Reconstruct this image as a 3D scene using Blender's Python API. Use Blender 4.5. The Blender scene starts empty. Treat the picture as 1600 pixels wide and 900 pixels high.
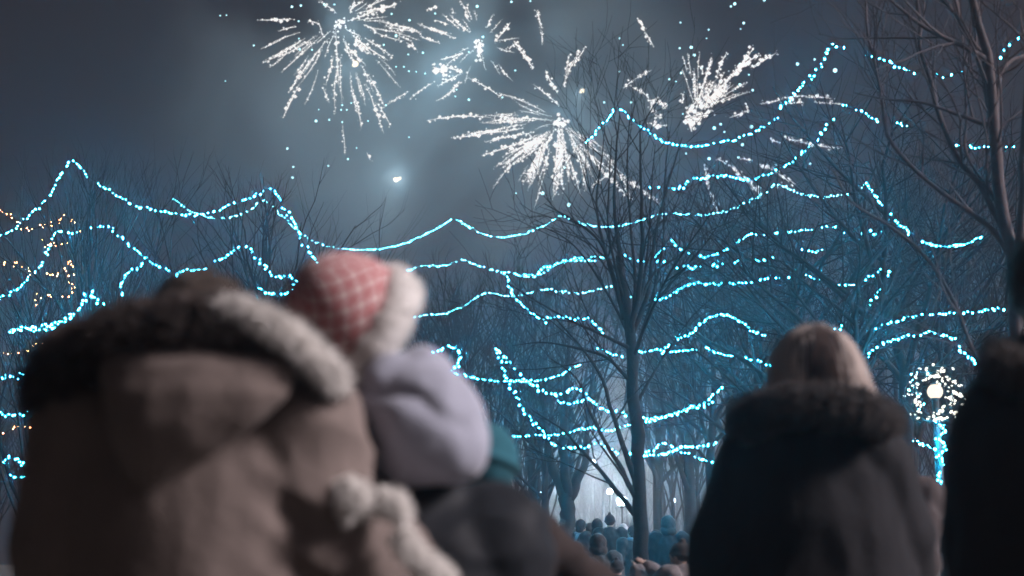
import bpy, bmesh, math, random
import numpy as np
from mathutils import Vector, Matrix, noise, Quaternion
random.seed(7)
sc = bpy.context.scene
COL = sc.collection
PI = math.pi

# ------------------------------------------------------------------ camera
F = 2198.0                       # focal length in pixels of the 1600 px wide photograph (a 50 mm lens)
CAM_Z = 1.05
TH = math.atan((860 - 450) / F)  # pitched up at the fireworks
cam = bpy.data.objects.new('camera', bpy.data.cameras.new('camera'))
COL.objects.link(cam)
cam.location = (0, 0, CAM_Z)
cam.rotation_euler = (PI / 2 + TH, 0, 0)
cam.data.sensor_width = 36
cam.data.lens = 36 * F / 1600
cam.data.clip_end = 3000
cam.data.dof.use_dof = True
cam.data.dof.focus_distance = 22
cam.data.dof.aperture_fstop = 2.05
sc.camera = cam

# ------------------------------------------------------------------ world (night sky over a town)
w = bpy.data.worlds.new('World')
sc.world = w
w.use_nodes = True
wn = w.node_tree
bg = wn.nodes['Background']
SUN_TO = Vector((0.82, -0.18, 0.54)).normalized()
sky = wn.nodes.new('ShaderNodeTexSky')
sky.sky_type = 'NISHITA'
sky.sun_disc = False
sky.sun_elevation = math.radians(-9)      # long after sunset
sky.sun_rotation = math.atan2(SUN_TO.x, SUN_TO.y)
wn.links.new(sky.outputs[0], bg.inputs[0])
bg.inputs[1].default_value = 0.01
glow = wn.nodes.new('ShaderNodeBackground')   # town light on the cloud cover
glow.inputs[0].default_value = (0.0125, 0.0100, 0.0115, 1)
glow.inputs[1].default_value = 1.0
add = wn.nodes.new('ShaderNodeAddShader')
wn.links.new(bg.outputs[0], add.inputs[0])
wn.links.new(glow.outputs[0], add.inputs[1])
wn.links.new(add.outputs[0], wn.nodes['World Output'].inputs[0])

# ------------------------------------------------------------------ sun lamp (cold dim light from the right)
sun = bpy.data.lights.new('sun', 'SUN')
sun.energy = 5.0
sun.angle = math.radians(14)
sun.color = (1.0, 0.89, 0.90)
so = bpy.data.objects.new('sun', sun)
COL.objects.link(so)
so.rotation_euler = (-SUN_TO).to_track_quat('-Z', 'Y').to_euler()

sc.view_settings.view_transform = 'Standard'
sc.view_settings.look = 'None'
sc.view_settings.gamma = 1
sc.view_settings.exposure = 0
sc.render.filter_size = 2.1
sc.cycles.use_denoising = True
sc.cycles.max_bounces = 6
sc.cycles.volume_bounces = 1
sc.cycles.sample_clamp_indirect = 4

# ------------------------------------------------------------------ helpers
def at(px, py, Y):
    x = (px - 800) / F
    u = (450 - py) / F
    d = (x, math.cos(TH) - math.sin(TH) * u, math.sin(TH) + math.cos(TH) * u)
    s = Y / d[1]
    return Vector((d[0] * s, Y, CAM_Z + d[2] * s))

def base(px, Y):
    p = at(px, 700, Y)
    return Vector((p.x, Y, 0))

class MB:
    def __init__(s):
        s.v = []; s.f = []
    def add(s, vs, fs):
        n = len(s.v)
        s.v.extend([tuple(v) for v in vs])
        s.f.extend([tuple(i + n for i in f) for f in fs])
    def tube(s, pts, rads, n=5, cap=True):
        pts = [Vector(p) for p in pts]
        if not hasattr(rads, '__len__'): rads = [rads] * len(pts)
        k0 = len(s.v)
        up = None
        for i, p in enumerate(pts):
            d = (pts[min(i + 1, len(pts) - 1)] - pts[max(i - 1, 0)])
            if d.length < 1e-9: d = Vector((0, 0, 1))
            d.normalize()
            if up is None:
                up = d.orthogonal().normalized()
            else:
                up = up - d * up.dot(d)
                up = up.normalized() if up.length > 1e-6 else d.orthogonal().normalized()
            b = d.cross(up)
            for k in range(n):
                a = 2 * PI * k / n
                q = p + (up * math.cos(a) + b * math.sin(a)) * rads[i]
                s.v.append((q.x, q.y, q.z))
        for i in range(len(pts) - 1):
            for k in range(n):
                a = k0 + i * n + k; b2 = k0 + i * n + (k + 1) % n
                s.f.append((a, b2, b2 + n, a + n))
        if cap:
            s.f.append(tuple(k0 + k for k in range(n))[::-1])
            s.f.append(tuple(k0 + (len(pts) - 1) * n + k for k in range(n)))
    def ball(s, c, r, sub=1, rot=None):
        vs, fs = ICO[sub]
        if not hasattr(r, '__len__'): r = (r, r, r)
        c = Vector(c)
        out = []
        for v in vs:
            q = Vector((v[0] * r[0], v[1] * r[1], v[2] * r[2]))
            if rot is not None: q = rot @ q
            out.append(c + q)
        s.add(out, fs)
    def cone(s, p0, r0, p1, r1, n=12, sub=2):     # a tapered limb with round ends
        s.ball(p0, r0, sub); s.ball(p1, r1, sub)
        s.tube([p0, p1], [r0, r1], n)
    def loft(s, rings, n=28, cap=True):           # rings: (centre, rx, ry[, tilt matrix])
        k0 = len(s.v)
        for rg in rings:
            c = Vector(rg[0])
            for k in range(n):
                a = 2 * PI * k / n
                q = Vector((math.cos(a) * rg[1], math.sin(a) * rg[2], 0))
                if len(rg) > 3: q = rg[3] @ q
                s.v.append(tuple(c + q))
        for i in range(len(rings) - 1):
            for k in range(n):
                a = k0 + i * n + k; b = k0 + i * n + (k + 1) % n
                s.f.append((a, b, b + n, a + n))
        if cap:
            s.f.append(tuple(k0 + k for k in range(n))[::-1])
            s.f.append(tuple(k0 + (len(rings) - 1) * n + k for k in range(n)))
    def box(s, lo, hi):
        x0, y0, z0 = lo; x1, y1, z1 = hi
        s.add([(x0,y0,z0),(x1,y0,z0),(x1,y1,z0),(x0,y1,z0),(x0,y0,z1),(x1,y0,z1),(x1,y1,z1),(x0,y1,z1)],
              [(3,2,1,0),(4,5,6,7),(0,1,5,4),(1,2,6,5),(2,3,7,6),(3,0,4,7)])
    def mesh(s, name, m=None, smooth=True):
        me = bpy.data.meshes.new(name)
        me.from_pydata(s.v, [], s.f)
        if smooth: me.polygons.foreach_set('use_smooth', [True] * len(me.polygons))
        if m: me.materials.append(m)
        me.update()
        return me
    def build(s, name, m=None, parent=None, smooth=True):
        return link(name, s.mesh(name, m, smooth), parent)

ICO = {}
for _s in (1, 2, 3):
    _b = bmesh.new(); bmesh.ops.create_icosphere(_b, subdivisions=_s, radius=1)
    ICO[_s] = ([tuple(v.co) for v in _b.verts], [tuple(v.index for v in f.verts) for f in _b.faces])
    _b.free()
OCT = ([(1,0,0),(-1,0,0),(0,1,0),(0,-1,0),(0,0,1),(0,0,-1)],
       [(0,2,4),(2,1,4),(1,3,4),(3,0,4),(2,0,5),(1,2,5),(3,1,5),(0,3,5)])
ICO[0] = OCT

def link(name, data, parent=None):
    o = bpy.data.objects.new(name, data)
    COL.objects.link(o)
    if parent is not None: o.parent = parent
    return o
def tag(o, label=None, cat=None, group=None, kind=None):
    if label: o['label'] = label
    if cat: o['category'] = cat
    if group: o['group'] = group
    if kind: o['kind'] = kind
    return o
def thing(name, label, cat, loc=(0, 0, 0), rz=0, group=None):
    o = link(name, None)
    o.empty_display_size = .1
    o.location = loc
    o.rotation_euler = (0, 0, rz)
    return tag(o, label, cat, group)

def remesh(mb, voxel, smooth=3, wrinkle=None):
    """union of overlapping shapes as one continuous surface"""
    me = mb.mesh('tmp')
    o = link('tmp', me)
    r = o.modifiers.new('r', 'REMESH'); r.mode = 'VOXEL'; r.voxel_size = voxel; r.use_smooth_shade = True
    if smooth:
        s_ = o.modifiers.new('s', 'SMOOTH'); s_.iterations = smooth; s_.factor = .5
    dg = bpy.context.evaluated_depsgraph_get()
    out = bpy.data.meshes.new_from_object(o.evaluated_get(dg))
    bpy.data.objects.remove(o); bpy.data.meshes.remove(me)
    if wrinkle:
        n = len(out.vertices)
        co = np.empty(n * 3, np.float32); out.vertices.foreach_get('co', co); co = co.reshape(-1, 3)
        no = np.empty(n * 3, np.float32); out.vertices.foreach_get('normal', no); no = no.reshape(-1, 3)
        d = np.array([wrinkle(Vector(c)) for c in co], np.float32)
        co = co + no * d[:, None]
        out.vertices.foreach_set('co', co.ravel())
    out.polygons.foreach_set('use_smooth', [True] * len(out.polygons))
    out.update()
    return out
def put(name, me, m, parent):
    me.name = name
    me.materials.clear(); me.materials.append(m)
    return link(name, me, parent)

def spline(pts, step):
    """Catmull-Rom through the points, resampled every `step`"""
    P = [Vector(p) for p in pts]
    if len(P) < 3:
        dense = [P[0].lerp(P[-1], i / 20) for i in range(21)]
    else:
        Q = [P[0] * 2 - P[1]] + P + [P[-1] * 2 - P[-2]]
        dense = []
        for i in range(1, len(Q) - 2):
            a, b, c, d = Q[i - 1], Q[i], Q[i + 1], Q[i + 2]
            for k in range(12):
                t = k / 12
                dense.append(.5 * ((2 * b) + (c - a) * t + (2 * a - 5 * b + 4 * c - d) * t * t + (3 * b - a - 3 * c + d) * t ** 3))
        dense.append(P[-1])
    out = [dense[0]]; acc = 0
    for a, b in zip(dense, dense[1:]):
        L = (b - a).length
        while L > 0 and acc + L >= step:
            t = (step - acc) / L
            a = a.lerp(b, t); out.append(a); L = (b - a).length; acc = 0
        acc += L
    return out

# ------------------------------------------------------------------ materials
def newmat(name):
    m = bpy.data.materials.new(name); m.use_nodes = True
    return m, m.node_tree, m.node_tree.nodes['Principled BSDF']
def cloth(name, c, rough=.9, var=.35, scale=40, bump=.4, sheen=.15):
    m, nt, b = newmat(name)
    tc = nt.nodes.new('ShaderNodeTexCoord')
    n1 = nt.nodes.new('ShaderNodeTexNoise'); n1.inputs['Scale'].default_value = scale; n1.inputs['Detail'].default_value = 5
    nt.links.new(tc.outputs['Object'], n1.inputs[0])
    mr = nt.nodes.new('ShaderNodeMapRange'); mr.inputs[3].default_value = 1 - var; mr.inputs[4].default_value = 1 + var
    nt.links.new(n1.outputs[0], mr.inputs[0])
    mx = nt.nodes.new('ShaderNodeVectorMath'); mx.operation = 'SCALE'; mx.inputs[0].default_value = c[:3]
    nt.links.new(mr.outputs[0], mx.inputs['Scale'])
    nt.links.new(mx.outputs[0], b.inputs['Base Color'])
    b.inputs['Roughness'].default_value = rough
    b.inputs['Sheen Weight'].default_value = sheen
    b.inputs['Specular IOR Level'].default_value = .12 if rough > .5 else .4
    bp = nt.nodes.new('ShaderNodeBump'); bp.inputs['Strength'].default_value = bump; bp.inputs['Distance'].default_value = .004
    n2 = nt.nodes.new('ShaderNodeTexNoise'); n2.inputs['Scale'].default_value = scale * 6
    nt.links.new(tc.outputs['Object'], n2.inputs[0])
    nt.links.new(n2.outputs[0], bp.inputs['Height']); nt.links.new(bp.outputs[0], b.inputs['Normal'])
    return m
def emit(name, c, s, sampling=None):
    m, nt, b = newmat(name)
    nt.nodes.remove(b)
    e = nt.nodes.new('ShaderNodeEmission'); e.inputs[0].default_value = (*c, 1); e.inputs[1].default_value = s
    nt.links.new(e.outputs[0], nt.nodes['Material Output'].inputs[0])
    if sampling: m.cycles.emission_sampling = sampling
    return m
def volume(name, dens, c=(.85, .9, .95), aniso=0.0, shape=None, noise_scale=None, lo=.35, hi=.75):
    m, nt, b = newmat(name)
    nt.nodes.remove(b)
    v = nt.nodes.new('ShaderNodeVolumePrincipled')
    v.inputs['Color'].default_value = (*c, 1)
    v.inputs['Density'].default_value = dens
    v.inputs['Anisotropy'].default_value = aniso
    nt.links.new(v.outputs[0], nt.nodes['Material Output'].inputs['Volume'])
    if noise_scale:
        tc = nt.nodes.new('ShaderNodeTexCoord')
        n = nt.nodes.new('ShaderNodeTexNoise'); n.inputs['Scale'].default_value = noise_scale; n.inputs['Detail'].default_value = 4
        n.inputs['Distortion'].default_value = .4
        nt.links.new(tc.outputs['Object'], n.inputs[0])
        r = nt.nodes.new('ShaderNodeMapRange'); r.inputs[1].default_value = lo; r.inputs[2].default_value = hi; r.inputs[4].default_value = dens
        nt.links.new(n.outputs[0], r.inputs[0])
        # fade towards the edge of the cloud (object coordinates run -1..1 after scaling by its half size)
        sc_ = nt.nodes.new('ShaderNodeVectorMath'); sc_.operation = 'MULTIPLY'; sc_.inputs[1].default_value = [1 / q for q in shape]
        nt.links.new(tc.outputs['Object'], sc_.inputs[0])
        ln = nt.nodes.new('ShaderNodeVectorMath'); ln.operation = 'LENGTH'; nt.links.new(sc_.outputs[0], ln.inputs[0])
        fr = nt.nodes.new('ShaderNodeMapRange'); fr.interpolation_type = 'SMOOTHSTEP'
        fr.inputs[1].default_value = 1.0; fr.inputs[2].default_value = .35; fr.inputs[3].default_value = 0; fr.inputs[4].default_value = 1
        nt.links.new(ln.outputs['Value'], fr.inputs[0])
        mu = nt.nodes.new('ShaderNodeMath'); mu.operation = 'MULTIPLY'
        nt.links.new(r.outputs[0], mu.inputs[0]); nt.links.new(fr.outputs[0], mu.inputs[1])
        nt.links.new(mu.outputs[0], v.inputs['Density'])
    return m

M = {}
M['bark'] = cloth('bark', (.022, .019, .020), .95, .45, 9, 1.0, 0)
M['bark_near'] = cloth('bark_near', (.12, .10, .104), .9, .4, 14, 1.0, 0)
M['wire'] = cloth('wire', (.02, .02, .02), .6, .1, 30, 0, 0)
M['bulb_blue'] = emit('bulb_blue', (.010, .48, .84), 1800)
M['bulb_far'] = emit('bulb_far', (.035, .43, .66), 560)
M['bulb_orange'] = emit('bulb_orange', (1, .28, .09), 120)
M['bulb_white'] = emit('bulb_white', (1, .93, .80), 2.6)
M['spark'] = emit('spark', (.98, .93, .90), 1.2, 'NONE')
M['spark_teal'] = emit('spark_teal', (.55, .95, 1), 2.6, 'NONE')
M['lamp'] = emit('lamp', (1, .86, .70), 1.3)
M['lamp_far'] = emit('lamp_far', (.75, .95, 1), 30)
M['metal'] = cloth('metal', (.025, .026, .028), .5, .2, 20, .1, 0)
M['skin'] = cloth('skin', (.42, .28, .22), .55, .1, 20, .1, 0)
M['shoe'] = cloth('shoe', (.03, .028, .027), .6)
M['trousers'] = cloth('trousers', (.035, .038, .05))
def furmat(name, c, t=.45):
    m = cloth(name, c, .9, .2, 30, .1, .2)
    nt = m.node_tree; b = nt.nodes['Principled BSDF']
    tr = nt.nodes.new('ShaderNodeBsdfTranslucent'); tr.inputs[0].default_value = (*c, 1)
    mx = nt.nodes.new('ShaderNodeMixShader'); mx.inputs[0].default_value = t
    nt.links.new(b.outputs[0], mx.inputs[1]); nt.links.new(tr.outputs[0], mx.inputs[2])
    nt.links.new(mx.outputs[0], nt.nodes['Material Output'].inputs[0])
    return m
M['tan'] = cloth('tan', (.185, .150, .138), .9, .22, 11, .5, .1)
M['fur_dark'] = furmat('fur_dark', (.11, .09, .085))
M['fur_grey'] = furmat('fur_grey', (.115, .105, .105), .55)
M['fur_white'] = furmat('fur_white', (.95, .93, .91), .3)
M['black_coat'] = cloth('black_coat', (.025, .025, .029), .85, .25, 12, .5, .02)
M['charcoal'] = cloth('charcoal', (.019, .021, .026), .6, .3, 12, .5, .02)
M['lavender'] = cloth('lavender', (.37, .385, .47), .95, .12, 18, .4, .2)
M['brown'] = cloth('brown', (.042, .032, .031), .9, .3, 14, .4, .05)
M['hair_dark'] = cloth('hair_dark', (.035, .025, .02), .6, .3, 60)
M['hair_lit'] = furmat('hair_lit', (.78, .70, .66), .4)
M['hair_shaded'] = furmat('hair_shaded', (.10, .07, .064), .25)  # the same blond hair, with the shade at the back painted in
M['teal_cap'] = cloth('teal_cap', (.03, .12, .16), .9, .2, 40, .4, .05)

# ------------------------------------------------------------------ ground
m, nt, b = newmat('ground')
tc = nt.nodes.new('ShaderNodeTexCoord')
n1 = nt.nodes.new('ShaderNodeTexNoise'); n1.inputs['Scale'].default_value = .6; n1.inputs['Detail'].default_value = 8
nt.links.new(tc.outputs['Object'], n1.inputs[0])
cr = nt.nodes.new('ShaderNodeValToRGB')
cr.color_ramp.elements[0].color = (.03, .03, .025, 1); cr.color_ramp.elements[1].color = (.09, .085, .075, 1)
nt.links.new(n1.outputs[0], cr.inputs[0]); nt.links.new(cr.outputs[0], b.inputs['Base Color'])
b.inputs['Roughness'].default_value = .95
g = MB()
N = 48
for j in range(N + 1):
    for i in range(N + 1):
        x = -110 + 220 * i / N; y = -14 + 122 * j / N
        z = .05 * noise.noise(Vector((x * .12, y * .12, 0))) if abs(x) > 9 else 0
        g.v.append((x, y, z - .0))
for j in range(N):
    for i in range(N):
        a = j * (N + 1) + i
        g.f.append((a, a + 1, a + N + 2, a + N + 1))
tag(g.build('ground', m), kind='structure')

# ------------------------------------------------------------------ haze, smoke, mist
def volume_box(name, lo, hi, mt, kind='stuff', label=None, cat=None):
    c = [(p + q) / 2 for p, q in zip(lo, hi)]
    h = [(q - p) / 2 for p, q in zip(lo, hi)]
    mb = MB(); mb.box([-q for q in h], h)
    o = mb.build(name, mt, smooth=False)
    o.location = c
    return tag(o, label, cat, kind=kind)
volume_box('haze', (-112, -16, -1), (112, 112, 15.5), volume('haze', .0043, (.92, .85, .95), .78), label='thin cold night haze hanging over the whole park', cat='haze')
sh = (42, 16, 34)
sq = at(640, 130, 163)
volume_box('smoke', [sq[k] - sh[k] for k in range(3)], [sq[k] + sh[k] for k in range(3)],
           volume('smoke', .030, (.56, .72, .78), 0, sh, .045, .42, .66), label='teal smoke drifting behind the bursting fireworks', cat='smoke')
mh = (13, 14, 5.5)
mc = base(935, 58)
volume_box('mist', (mc.x - mh[0], 58 - mh[1], .05), (mc.x + mh[0], 58 + mh[1], .05 + 2 * mh[2]),
           volume('mist', .026, (.80, .90, .95), 0, mh, .12, .15, .75), label='bright pale mist glowing around the far lamps', cat='mist')

# ------------------------------------------------------------------ fireworks
YF = 150.0
def flash(px, py, Y, power, col, r=.6, parent=None):
    l = bpy.data.lights.new('flash', 'POINT'); l.energy = power; l.color = col; l.shadow_soft_size = r
    o = link('flash', l, parent)
    o.location = at(px, py, Y) - (parent.location if parent else Vector())
    return o
def Z3(x, y): return (330 + x / 2.857, y / 2.857)     # readings taken from two enlargements of the sky
def Z4(x, y): return (800 + x / 2.5, y / 2.5)
rf = random.Random(11)
def firework(label, cx, cy, trails, power, tone='spark', core=.5, dots=(), flash_col=(.60, .86, 1.0), fan=None):
    c = at(cx, cy, YF)
    t = thing('firework', label, 'firework', c, 0, 'fireworks bursting above the trees')
    if core:
        mb = MB()
        for k in range(14):
            q = Vector((rf.gauss(0, 1), rf.gauss(0, 1), rf.gauss(0, 1))) * core * .8
            mb.ball(q, core * rf.uniform(.25, .6), 1)
        tag(mb.build('core', M['spark'], t), kind='stuff')
    if fan:                                            # fine rays between the traced ones: (count, from, to degrees, inner, outer px)
        trails = list(trails)
        for k in range(fan[0]):
            a = math.radians(rf.uniform(fan[1], fan[2])); r0 = rf.uniform(fan[3], fan[4] * .62); r1 = min(fan[4] * 1.1, r0 + rf.uniform(.18, .45) * fan[4])
            trails.append(((cx + math.cos(a) * r0, cy - math.sin(a) * r0), (cx + math.cos(a) * r1, cy - math.sin(a) * r1 + r1 * .06), rf.uniform(.5, .95)))
    for tr in trails:
        (x0, y0), (x1, y1) = tr[0], tr[1]
        wd = tr[2] if len(tr) > 2 else 1.0
        mb = MB(); core_pts = []
        dpx = math.dist((x0, y0), (x1, y1))
        n = max(3, int(dpx / 2.4))
        yo = rf.uniform(-1, 1) * dpx * .05
        bend = rf.uniform(-.05, .05) * dpx
        yb = rf.uniform(-1.5, 1.5)
        for k in range(n + 1):
            s = k / n
            if rf.random() < .10: continue
            nx, ny = -(y1 - y0) / max(dpx, 1), (x1 - x0) / max(dpx, 1)
            bb = bend * 4 * s * (1 - s)
            px = x0 + (x1 - x0) * s + nx * bb; py = y0 + (y1 - y0) * s + ny * bb
            core_pts.append(at(px, py, YF + yb + yo * s) - c)
            px += rf.gauss(0, 1.5) * wd; py += rf.gauss(0, 1.5) * wd
            r = .105 * wd * rf.choice((.3, .45, .6, .8, 1, 1.3)) * (.55 + .6 * math.sin(PI * min(1, s * 1.05)) ** .7)
            mb.ball(at(px, py, YF + yb + yo * s) - c, r * rf.uniform(.9, 1.6), 0)
        if len(core_pts) > 2: mb.tube(core_pts, [.040 * wd * (.2 + math.sin(PI * (i + .5) / len(core_pts))) for i in range(len(core_pts))], 4)
        tag(mb.build('spark_trail', M[tone], t, smooth=False), kind='stuff')
    for d in dots:
        mb = MB(); mb.ball((0, 0, 0), .10 * (d[2] if len(d) > 2 else 1), 1)
        o = mb.build('spark', M['spark_teal'], t)
        o.location = at(d[0], d[1], YF + rf.uniform(-3, 3)) - c
    if power:
        flash(cx, cy, YF + 1, power, flash_col, 1.0, t)
    return t
z3 = lambda L: [(Z3(a, b), Z3(c, d), *w_) for a, b, c, d, *w_ in L]
z4 = lambda L: [(Z4(a, b), Z4(c, d), *w_) for a, b, c, d, *w_ in L]
FW = 1500
firework('large white firework with long drooping rays, highest at upper left', 530, 38, z3([
    (370,85,215,90,1.1),(380,120,300,140,1),(430,95,480,105,1.2),(480,100,500,170,1.2),(620,40,680,0,1.3),(610,95,740,45,1.5),(740,45,830,15,1.7),
    (680,110,740,140,1.1),(600,130,665,160,1.3),(600,180,620,255,1.2),(650,180,790,270,1.4),(640,190,680,230,1.4),(555,120,570,385,1.2),(545,250,510,380,1.1),
    (500,390,525,455,1.1),(405,295,345,415,1.2),(395,370,320,525,1.3),(630,400,670,575,1.1),(690,370,770,595,1.2),(700,330,775,480,1.2),(740,460,800,560,1.1),
    (585,560,597,690,.8),(695,680,710,715,1),(750,95,910,135,1.2),(650,60,820,30,1.3),(560,110,600,90,1.6),(600,200,690,290,1.3),(660,170,700,250,1.2),
    (560,60,480,5,1.0),(620,60,640,0,1.2),(690,40,740,5,1.1)]),
    5 * FW, dots=[(*Z3(x, y), s) for x, y, s in [(395,220,1.3),(450,222,1),(190,203,1),(40,70,.9),(68,68,.8),(63,362,.8),(825,160,1.5),(770,200,1.1),(468,540,1.6),(527,535,1),(585,545,1),
    (340,663,1.2),(366,745,1.1),(363,793,1.2),(523,740,1),(610,710,1.2),(648,660,.8),(700,540,.9),(360,30,1.4),(400,25,1.3),(505,20,1.3),(550,20,1),(585,470,1),(580,490,.9),(605,490,.9),(625,460,.9),(480,490,.7),(390,95,1),(392,172,.8),(883,612,.8)]], core=.35, fan=(46, -175, 60, 14, 150))
firework('white sparkling firework cluster between the two large bursts', 750, 70, z3([
    (1180,180,1205,260,1.7),(1205,200,1190,270,1.5),(1265,190,1330,105,1.3),(1300,150,1335,100,1.4),(1345,180,1390,220,1.2),(1390,220,1435,305,1.1),(1065,65,1155,145,1.3),(1110,0,1150,75,1),
    (1075,35,1085,60,1),(920,105,1090,170,1.2),(930,160,1015,190,1.2),(870,190,920,225,1.2),(960,45,1010,30,1.1),(1000,90,1060,110,1.1),(1030,60,1110,130,1.0),(1450,45,1470,120,1.1),(1470,130,1480,190,.7),(1330,220,1355,195,1.1),
    (1090,90,1120,120,1.2),(980,130,1060,150,1)]),
    3 * FW, dots=[(*Z3(x, y), s) for x, y, s in [(1187,28,1.7),(1340,8,1.3),(1213,165,1.5),(885,90,1.3),(945,235,1.3),(880,243,1),(860,298,1),(825,298,.9),(882,318,1),(955,328,1),(1150,445,1.4),(1357,315,1),(1150,232,.9),(1425,5,1),(1000,60,1),(915,320,.8),(805,62,1.1)]], core=.3, fan=(16, 0, 360, 8, 75))
firework('small drooping white firework left of the central burst', 692, 112, z3([
    (990,300,1030,310,2.0),(1030,310,1060,290,1.5),(1020,265,1120,235,1.4),(1120,235,1090,250,1.2),(880,410,790,465,1.0),(990,370,885,445,1.1),(1110,330,1010,385,1.3),(1140,345,1295,435,1.2),(1110,370,1010,450,1.1),(1110,360,1060,430,1),
    (1060,300,1130,330,1.3),(1040,300,1110,320,1.2)]), 2 * FW, core=.4, dots=[(*Z3(x, y), s) for x, y, s in [(1300,435,1),(1095,400,.9),(1090,430,.9),(780,470,1)]])
firework('brightest white firework with a fan of rays, at the sky\'s centre', 876, 190, z3([
    (1390,545,1250,530,1.2),(1250,525,960,540,1.2),(1390,535,1270,515,1.2),(1300,575,1070,615,1.2),(1450,590,1220,635,1.3),(1430,615,1210,695,1.3),(1470,620,1285,740,1.4),(1400,570,1180,590,1.2),(1480,650,1350,740,1.2),
    (1510,620,1430,810,1.3),(1510,660,1490,760,1.2),(1555,560,1540,850,1.7),(1565,560,1560,800,1.4),(1500,600,1400,690,1.2),(1350,560,1130,600,1.1),(1460,600,1330,650,1.2),(1420,640,1300,700,1.1)]) + z4([
    (180,365,130,275,1.3),(205,340,225,205,1.2),(230,260,285,185,1.8),(185,410,85,330,1.1),(20,175,85,265,1.2),(0,155,30,190,1.5),(100,40,118,110,1.3),(118,120,118,178,.7),(180,500,170,760,1.7),(150,510,60,710,1.4),(215,600,265,760,1.2),(240,570,290,745,1.3),(205,560,235,700,1.2),
    (260,570,390,670,1.4),(390,670,580,800,1.2),(380,680,310,730,1.1),(330,640,470,780,1.2),(215,300,240,240,1.4),(165,470,205,490,2.2),(140,520,0,600,1.3),(120,600,40,720,1.2),(420,680,460,770,1),(160,520,100,680,1.3),(190,520,200,740,1.3)]),
    7 * FW, dots=[(*Z4(x, y), s) for x, y, s in [(222,800,2.2),(120,755,2),(205,655,1.2),(360,400,1.2),(465,400,1.2),(420,150,1),(433,176,.9),(420,280,.9),(15,755,1),(590,850,1.4),(13,275,1)]], core=.42, fan=(52, -215, -30, 10, 135))
firework('white firework with rays shooting up to the right', 1088, 178, z4([
    (715,440,745,330,1.7),(745,330,780,220,1.3),(740,430,850,310,2.2),(850,310,945,185,1.8),(790,390,880,270,1.5),(880,270,965,215,1.7),(800,300,840,205,1.4),(790,370,830,280,1.2),(770,420,850,340,1.6),(690,440,705,520,2.6),(700,500,720,450,2.8),(670,410,668,365,1.5),
    (740,250,745,290,1.2),(930,265,1035,205,1.2),(850,460,925,430,1.4),(925,440,915,405,1.2),(720,470,780,430,2.6),(700,420,740,380,2)]),
    5 * FW, dots=[(*Z4(x, y), s) for x, y, s in [(700,185,1.9),(712,215,1.7),(655,188,1.2),(740,265,1.6),(768,116,1.1),(658,88,1),(760,150,.8),(905,90,1.5),(893,113,.8),(870,15,1.8),(855,25,1.2),(985,0,1.8),(935,495,2),(790,500,1.9),(660,285,1.4),(615,310,1.3),(640,318,1),(890,330,1.5),(940,352,1.3),(890,250,1),(925,292,1),(668,445,1),(815,485,1.4)]], core=.6, fan=(26, 25, 110, 10, 120))
firework('crooked white firework trails left of the rays shooting up', 1010, 160, z4([
    (490,70,520,125,1.5),(520,125,552,180,1.3),(435,345,480,310,1.3),(480,310,545,275,1.2),(470,340,510,365,1.4),(530,395,570,390,1.7),(570,390,600,425,1.8),(540,400,560,450,1.6),(560,450,590,460,1.5),(535,480,595,490,1.4),(510,360,535,385,1.1)]),
    0, core=0, dots=[(*Z4(x, y), s) for x, y, s in [(1262,275,2.6),(1115,250,1.8),(1182,232,1.2)]])
firework('scattered white firework trails falling at the right over the trees', 1180, 220, z4([
    (970,405,1060,385,1.3),(1060,385,1150,375,1.3),(1150,380,1250,385,1.2),(1070,405,1140,400,1.2),(1180,400,1295,408,.9),(1010,545,1040,555,1.2),(1070,540,1120,550,1.5),(1120,555,1280,580,1.2),(960,640,1030,670,1.3),(1030,670,1110,720,1.3),(850,645,920,710,1.4),(920,710,975,770,1.4),
    (750,645,770,740,1.2),(770,740,808,855,1.4),(1040,720,1100,745,1.3),(900,620,940,625,1),(800,620,840,640,1)]),
    1 * FW, core=0, dots=[(*Z4(x, y), s) for x, y, s in [(900,565,1.7),(770,620,1.8),(680,600,1.2),(885,615,1.4),(1165,640,1.5),(830,515,1.3),(1030,645,1.2)]])
# glowing shells: small flares with a warm heart
for (x, y, r, p, lab) in ((620, 280, .42, 1500, 'single round flare hanging below the large left firework'), (555, 100, .36, 1200, 'hazy round flare inside the rays of the upper left firework'),
                     (910, 143, .36, 1200, 'hazy round flare just above the centre of the brightest firework')):
    c = at(x, y, YF)
    t = thing('flare', lab, 'flare', c, 0, 'round flares among the fireworks')
    mb = MB()
    for k in range(9):
        mb.ball((rf.gauss(0, .3 * r), rf.gauss(0, .3 * r), rf.gauss(0, .3 * r)), r * rf.uniform(.4, .7), 1)
    mb.build('core', emit('flare_core', (1, .85, .66), 1.6, 'NONE'), t)
    flash(x, y, YF + 9, p, (.75, .92, 1.0), .6, t)

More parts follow.
